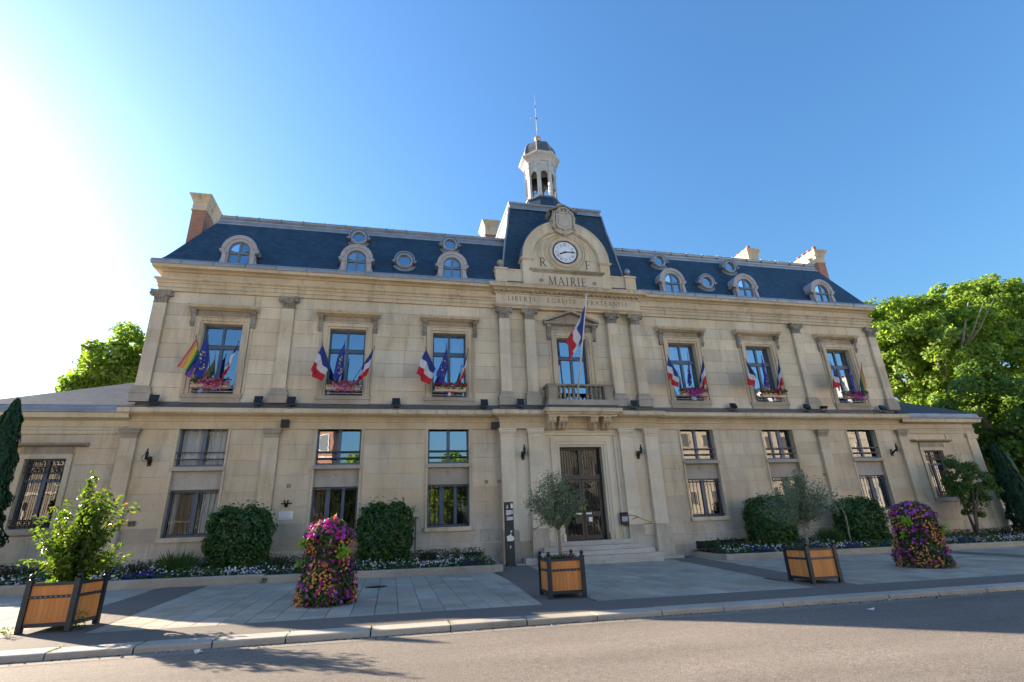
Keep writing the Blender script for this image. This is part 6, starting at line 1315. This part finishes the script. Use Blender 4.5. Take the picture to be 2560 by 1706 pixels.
# flower towers
def tower(x, y, label, rb, rt, h, spike):
    t = thing('flower_tower', label, 'flower tower', (x, y, gz(x, y)), 0, 'petunia flower towers'); m = MB(); m.lathe((0, 0, 0), [(rb*.8, 0), (rb*.82, .3), (rt*.85, h*.7), (rt*.6, h*.92), (.01, h*.96)], 18); m.build('frame', 'soil', t)
    def surf(n, out=0.0):
        z = rng.random(n)*1.06; a = rng.uniform(0, 2*math.pi, n); r = np.where(z < .80, rb+(rt-rb)*z/.80+.05*np.sin(z*7+1), rt*np.sqrt(np.clip(1-((z-.80)/.215)**2, 0, 1))); r = r*(1+.05*np.sin(a*3+z*6)+.04*np.sin(a*7-z*9))
        zz = np.minimum(z, 1.0)*h; p = np.stack([(r+out)*np.cos(a), (r+out)*np.sin(a), zz+.02], 1); nn = np.stack([np.cos(a), np.sin(a), np.where(z > .8, (z-.8)*6, .25)], 1); return p+rng.normal(0, .025, (n, 3)), nn, a, z
    p, nn, a, z = surf(6500, -.03); stuff(link('foliage', leaf_mesh('foliage', p, nn, .075, ['leaf_bed'], None, .7, .6), t))
    def patch(a, z, f, g, s): return np.sin(a*f+s)*np.sin(z*g+s*1.7)+.6*np.sin(a*2.3*f+z*g*.8+s*2)
    p, nn, a, z = surf(2600, .025); q = patch(a, z, 2.1, 9, 1.3+x); keep = (rng.random(2600) < np.where(q > .0, .92, .30)); p, nn, a, z, q = p[keep], nn[keep], a[keep], z[keep], q[keep]
    u = rng.random(len(p)); up = z > .78
    mi = np.where(q > .05, np.where(u < .80, 2, 0), np.where(u < .42, 0, np.where(u < .62, 1, np.where(u < .90, 3, 2)))); mi = np.where(up, np.where(u < (.72 if spike else .40), 0, np.where(u < (.82 if spike else .62), 1, 2)), mi)
    sz = np.where(mi == 2, .056, np.where(mi == 1, .088, .074))*rng.uniform(.6, 1.25, len(p)); stuff(link('blooms', disc_mesh('blooms', p, nn, sz, ['petal_magenta', 'petal_purple', 'petal_orange', 'petal_dark'], mi, .45, 6), t))
    for (aa, zz, n_, rr) in ((3.6, .74, 45, .14), (5.25, .60, 50, .16), (3.3, .50, 22, .10)):
        ra = rb+(rt-rb)*zz; c = np.array([(ra+.05)*math.cos(aa), (ra+.05)*math.sin(aa), zz*h]); pp = c+rng.normal(0, rr*.45, (n_, 3)); stuff(link('lime_leaves', leaf_mesh('lime_leaves', pp, np.tile([math.cos(aa), math.sin(aa), .5], (n_, 1)), .11, ['leaf_lime'], None, .8, .35), t))
    m = MB()
    for k in range(46):
        aa = random.uniform(0, 6.3); z1 = random.uniform(.1, .9)*h; rr = rb+(rt-rb)*z1/h+.02; l = random.uniform(.08, .2); c_, s_ = math.cos(aa), math.sin(aa); m.tube([(rr*c_, rr*s_, z1), ((rr+.07)*c_, (rr+.07)*s_, z1-.01), ((rr+.10)*c_, (rr+.10)*s_, max(.02, z1-l))], [.005, .004, .002], 4)
    stuff(m.build('trailing_stems', 'leaf_bed', t))
    if spike:
        m = MB()
        for k in range(24):
            aa = random.uniform(0, 6.3); l = random.uniform(.22, .36); d = Vector((math.cos(aa)*random.uniform(.1, .75), math.sin(aa)*.5, 1)).normalized(); s = Vector((-d.y, d.x, 0)).normalized()*.014; b = Vector((.02, 0, h*.94)); m.add([b-s, b+s, b+d*l*.6+s*.8, b+d*l+Vector((0, 0, -.02)), b+d*l*.6-s*.8], [(0, 1, 2, 3, 4)])
        m.build('spiky_leaves', 'leaf_spike', t)
tower(-9.60, -8.43, 'petunia flower tower with a spiky red plant on top, left of the entrance', .60, .50, 1.76, True); tower(8.13, -7.88, 'petunia flower tower in the shade at the right', .68, .58, 1.86, False)
# bed planting
def bed_plants(x0, x1, name, label):
    t = thing('bedding_plants', label, 'flowers', ((x0+x1)/2, -1.8, gz((x0+x1)/2, -1.8))); cx = (x0+x1)/2; z0 = gz(cx, -1.8)
    L = x1-x0; n = int(L*900); p = np.stack([rng.uniform(x0, x1, n), rng.uniform(-2.66, -.25, n), np.zeros(n)], 1); gg = np.array([gz(a, b) for a, b in p[:, :2]])
    hgt = .20+.16*(p[:, 1]+2.66)+.12*np.sin(p[:, 0]*2.1)*np.sin(p[:, 1]*3+p[:, 0]*.7); p[:, 2] = gg+.15+rng.random(n)*np.clip(hgt, .08, .55); mi = np.where(p[:, 1] > -1.5+.4*np.sin(p[:, 0]*1.3), np.where(rng.random(n) < .5, 1, 0), np.where(rng.random(n) < .06, 2, 0))
    stuff(link('foliage', leaf_mesh('foliage', p-np.array([cx, -1.8, z0]), np.tile([0, -.3, .7], (n, 1)), .10, ['leaf_bed', 'leaf_brown', 'leaf_silver'], mi, .45, .8), t))
    n = int(L*85); y = -2.62+np.abs(rng.normal(0, .42, n)); x = rng.uniform(x0, x1, n); g = np.sin(x*1.9+1)+.7*np.sin(x*4.3); keep = rng.random(n) < np.where(g > -.2, 1, .35)*np.clip(1.15-(y+2.62)*.55, .2, 1); x, y, g = x[keep], y[keep], g[keep]; n = len(x)
    z = np.array([gz(a, b) for a, b in zip(x, y)])+.24+.17*(y+2.62)+rng.uniform(-.03, .14, n); front = y < -2.3; blue = np.sin(x*1.15+.8)+.5*np.sin(x*3.1)
    u = rng.random(n); mi = np.where(front&(blue > .75), 1, np.where(u < .80, 0, np.where(u < .90, 2, np.where(u < .97, 3, 4))))
    stuff(link('blooms', disc_mesh('blooms', np.stack([x, y, z], 1)-np.array([cx, -1.8, z0]), np.tile([0, -.7, .7], (n, 1)), np.where(mi == 1, .085, .062), ['petal_white', 'petal_blue', 'petal_violet', 'petal_yellow', 'petal_pink'], mi, .4), t))
bed_plants(-24.5, -4.6, 'bedding', 'white and violet bedding flowers in the bed left of the entrance'); bed_plants(4.8, 24.5, 'bedding', 'white and blue bedding flowers in the bed right of the entrance')
def tuft(x, y, h, r, n, mat, label, name='grass_clump', cat='plant', aspect=.06, base=.18):
    t = thing(name, label, cat, (x, y, gz(x, y)+base), 0, 'clumps behind the bedding flowers'); m = MB()
    for k in range(n):
        a = random.uniform(0, 6.3); l = h*random.uniform(.6, 1.1); sp = r*random.uniform(.1, 1); o_ = random.uniform(0, .75); b = Vector((math.cos(a)*r*o_, math.sin(a)*r*o_, 0)); sp *= .6; e = b+Vector((math.cos(a)*sp+random.uniform(-.1, .1)*h, math.sin(a)*sp, l*(1-.35*o_))); mid = b.lerp(e, .55)+Vector((0, 0, l*.12)); s = Vector((-math.sin(a), math.cos(a), 0))*h*aspect*.3; m.add([b-s, b+s, mid+s*.8, e, mid-s*.8], [(0, 1, 2, 3, 4)])
    m.build('blades', mat, t)
tuft(-15.2, -1.3, .85, .55, 700, 'leaf_bed', 'tall green grass clump under the leftmost ground-floor window', aspect=.012); tuft(10.9, -1.3, .95, .55, 700, 'leaf_bed', 'dark grass clump between the two right-hand bushes', aspect=.012)
tuft(-12.0, -1.2, .65, .4, 90, 'leaf_brown', 'brown grass clump below the white plaque'); tuft(-16.3, -1.3, .55, .45, 80, 'leaf_brown', 'brownish low clump left of the green grass clump'); tuft(-17.6, -1.2, .7, .5, 80, 'leaf_brown', 'brown clump by the left corner pilaster', aspect=.1)
tuft(-6.9, -1.2, .55, .35, 70, 'leaf_brown', 'brown clump right of the wooden stake'); tuft(-5.7, -1.1, .6, .12, 60, 'leaf_bed', 'upright green shoot under the third ground-floor window', 'leafy_shoot', aspect=.12); tuft(-19.8, -1.1, .6, .6, 90, 'leaf_brown', 'brown clump before the left wing')
for x, l in ((5.5, 'first'), (6.0, 'second'), (6.6, 'third'), (7.1, 'fourth')): tuft(x, -1.2, .42, .12, 45, 'leaf_brown', 'brown upright shoot, %s of four left of the first right bush' % l, 'leafy_shoot', aspect=.12)
tuft(16.0, -1.2, .7, .5, 90, 'leaf_brown', 'dark brown clump behind the right flower tower'); tuft(17.6, -1.4, .55, .5, 80, 'leaf_silver', 'silvery clump left of the small tree'); tuft(20.6, -1.3, .6, .6, 90, 'leaf_brown', 'brown hedge-like clump right of the small tree')
for x, y, l in ((-12.05, -3.05, 'small weed with white flowers at the foot of the bed kerb'), (-13.68, -10.05, 'green weed at the right foot of the left planter'), (-14.68, -10.35, 'tiny weed at the left foot of the left planter')):
    t = thing('weed', l, 'weed', (x, y, gz(x, y)), 0, 'weeds in the paving'); n = 60; hh = .34 if 'right' in l else .16; p = np.stack([rng.normal(0, .05, n), rng.normal(0, .05, n), rng.uniform(.01, hh, n)], 1); link('leaves', leaf_mesh('leaves', p, np.tile([0, -.2, .7], (n, 1)), .055, ['leaf_shrub'], None, .5, .7), t)
n = 260; kx = rng.choice(KJ[5:12], n)+rng.normal(0, .02, n); ky = rng.uniform(-12.0, -11.5, n); pm_ = np.stack([kx, ky, np.array([gz(a, -12.0)+.0238*(b+12) for a, b in zip(kx, ky)])+rng.uniform(.004, .02, n)], 1)
tag(stuff(link('moss', leaf_mesh('moss', pm_, np.tile([0, 0, 1.0], (n, 1)), .022, ['leaf_shrub'], None, .7, .4))), 'green moss in the kerb joints', 'moss')
n = 420; lx = rng.uniform(-14, 12, n); ly = -12.06-np.abs(rng.normal(0, .10, n)); pl = np.stack([lx, ly, np.array([gz(a, b) for a, b in zip(lx, ly)])+.008], 1)
tag(stuff(link('leaf_litter', leaf_mesh('leaf_litter', pl, np.tile([0, 0, 1.0], (n, 1)), .045, ['leaf_brown', 'leaf_silver', 'petal_white'], rng.choice(3, n, p=[.75, .15, .1]), .6, .35))), 'small dry leaves and grit along the gutter', 'leaf litter')
# ------------------------------------------------------------------ the far side of the street, mirrored in the windows, and a house behind the trees
plain('render_cream', (0.72, 0.66, 0.56), 0.9, 0, 0.08, 1); plain('render_white', (0.76, 0.71, 0.63), 0.9, 0, 0.08, 1); plain('far_glass', (0.20, 0.21, 0.22), 0.3); plain('render_brown', (0.36, 0.32, 0.28), 0.9, 0, 0.15, 1); plain('render_pink', (0.52, 0.38, 0.31), 0.9, 0, 0.1, 1)
def house(name, label, x0, x1, y, depth, h, wallmat, face, storeys, bays, trim='render_white'):
    z = gz((x0+x1)/2, -20); t = thing(name, label, 'building', ((x0+x1)/2, y, z), 0, 'houses across the street' if y < 0 else None); W = (x1-x0)/2; f = face
    m = MB(); ya, yb = (-depth, 0) if f > 0 else (0, depth); m.box(-W, W, ya, yb, 0, h); m.build('wall', wallmat, t)
    m = MB(); m.add([(-W-.3, ya-.3, h+.001), (W+.3, ya-.3, h+.001), (W+.3, yb+.3, h+.001), (-W-.3, yb+.3, h+.001), (-W+2, (ya+yb)/2, h+2.2), (W-2, (ya+yb)/2, h+2.2)], [(0,1,5,4), (1,2,5), (2,3,4,5), (3,0,4), (3,2,1,0)]); m.build('roof', 'slate_wing', t)
    sh = h/storeys; bw = 2*W/bays; fm = MB(); gm = MB(); fy = 0.06*f; e = .001*f
    fm.box(-.62, .62, min(0, .08*f), max(0, .08*f), -.95, .95); gm.box(-.5, .5, min(.081*f, .09*f), max(.081*f, .09*f), -.83, .83)
    fme = bpy.data.meshes.new('window'); fme.from_pydata(fm.v, [], fm.f); fme.materials.append(MAT[trim]); gme = bpy.data.meshes.new('pane'); gme.from_pydata(gm.v, [], gm.f); gme.materials.append(MAT['far_glass'])
    for s in range(storeys):
        for b in range(bays):
            o = link('window', fme, t, (-W+(b+.5)*bw, 0, (s+.5)*sh)); link('pane', gme, o)
    m = MB(); [m.box(-W-.05, W+.05, min(0, .12*f), max(0, .12*f), s*sh-.1, s*sh+.12) for s in range(1, storeys+1)]; m.build('floor_band', trim, t)
house('apartment_house', 'tan house across the street mirrored in the leftmost ground-floor windows', -62, -24, -41, 10, 17, 'render_brown', 1, 5, 12)
house('apartment_house', 'brick house across the street mirrored beside the second ground-floor window', -23.5, -15.5, -41.5, 10, 14, 'brick', 1, 4, 4)
house('apartment_house', 'cream block across the street mirrored in the windows right of the door', 13, 51, -41, 12, 14, 'render_cream', 1, 4, 12)
house('apartment_house', 'tall pale block across the street mirrored in the rightmost windows', 52, 98, -41, 12, 22.5, 'render_white', 1, 7, 16)
house('apartment_house', 'pinkish house glimpsed behind the trees at the right edge', 44, 64, 26, 12, 12, 'render_pink', -1, 4, 7)
for x, y, l in ((-12.5, -37, 'left'), (-2, -38, 'middle'), (7.5, -37, 'right')):
    tree('street_tree', 'street tree across the road, %s of three, mirrored in the ground-floor windows' % l, x, y, [((0, 0, 6.0), (3.4, 3.0, 3.0), 60), ((.8, 0, 8.0), (2.2, 2, 1.8), 30)], .2, (0, 0, 4.5), .45, 'leaf_plane', 'bark', 60, .9, group='trees across the street')
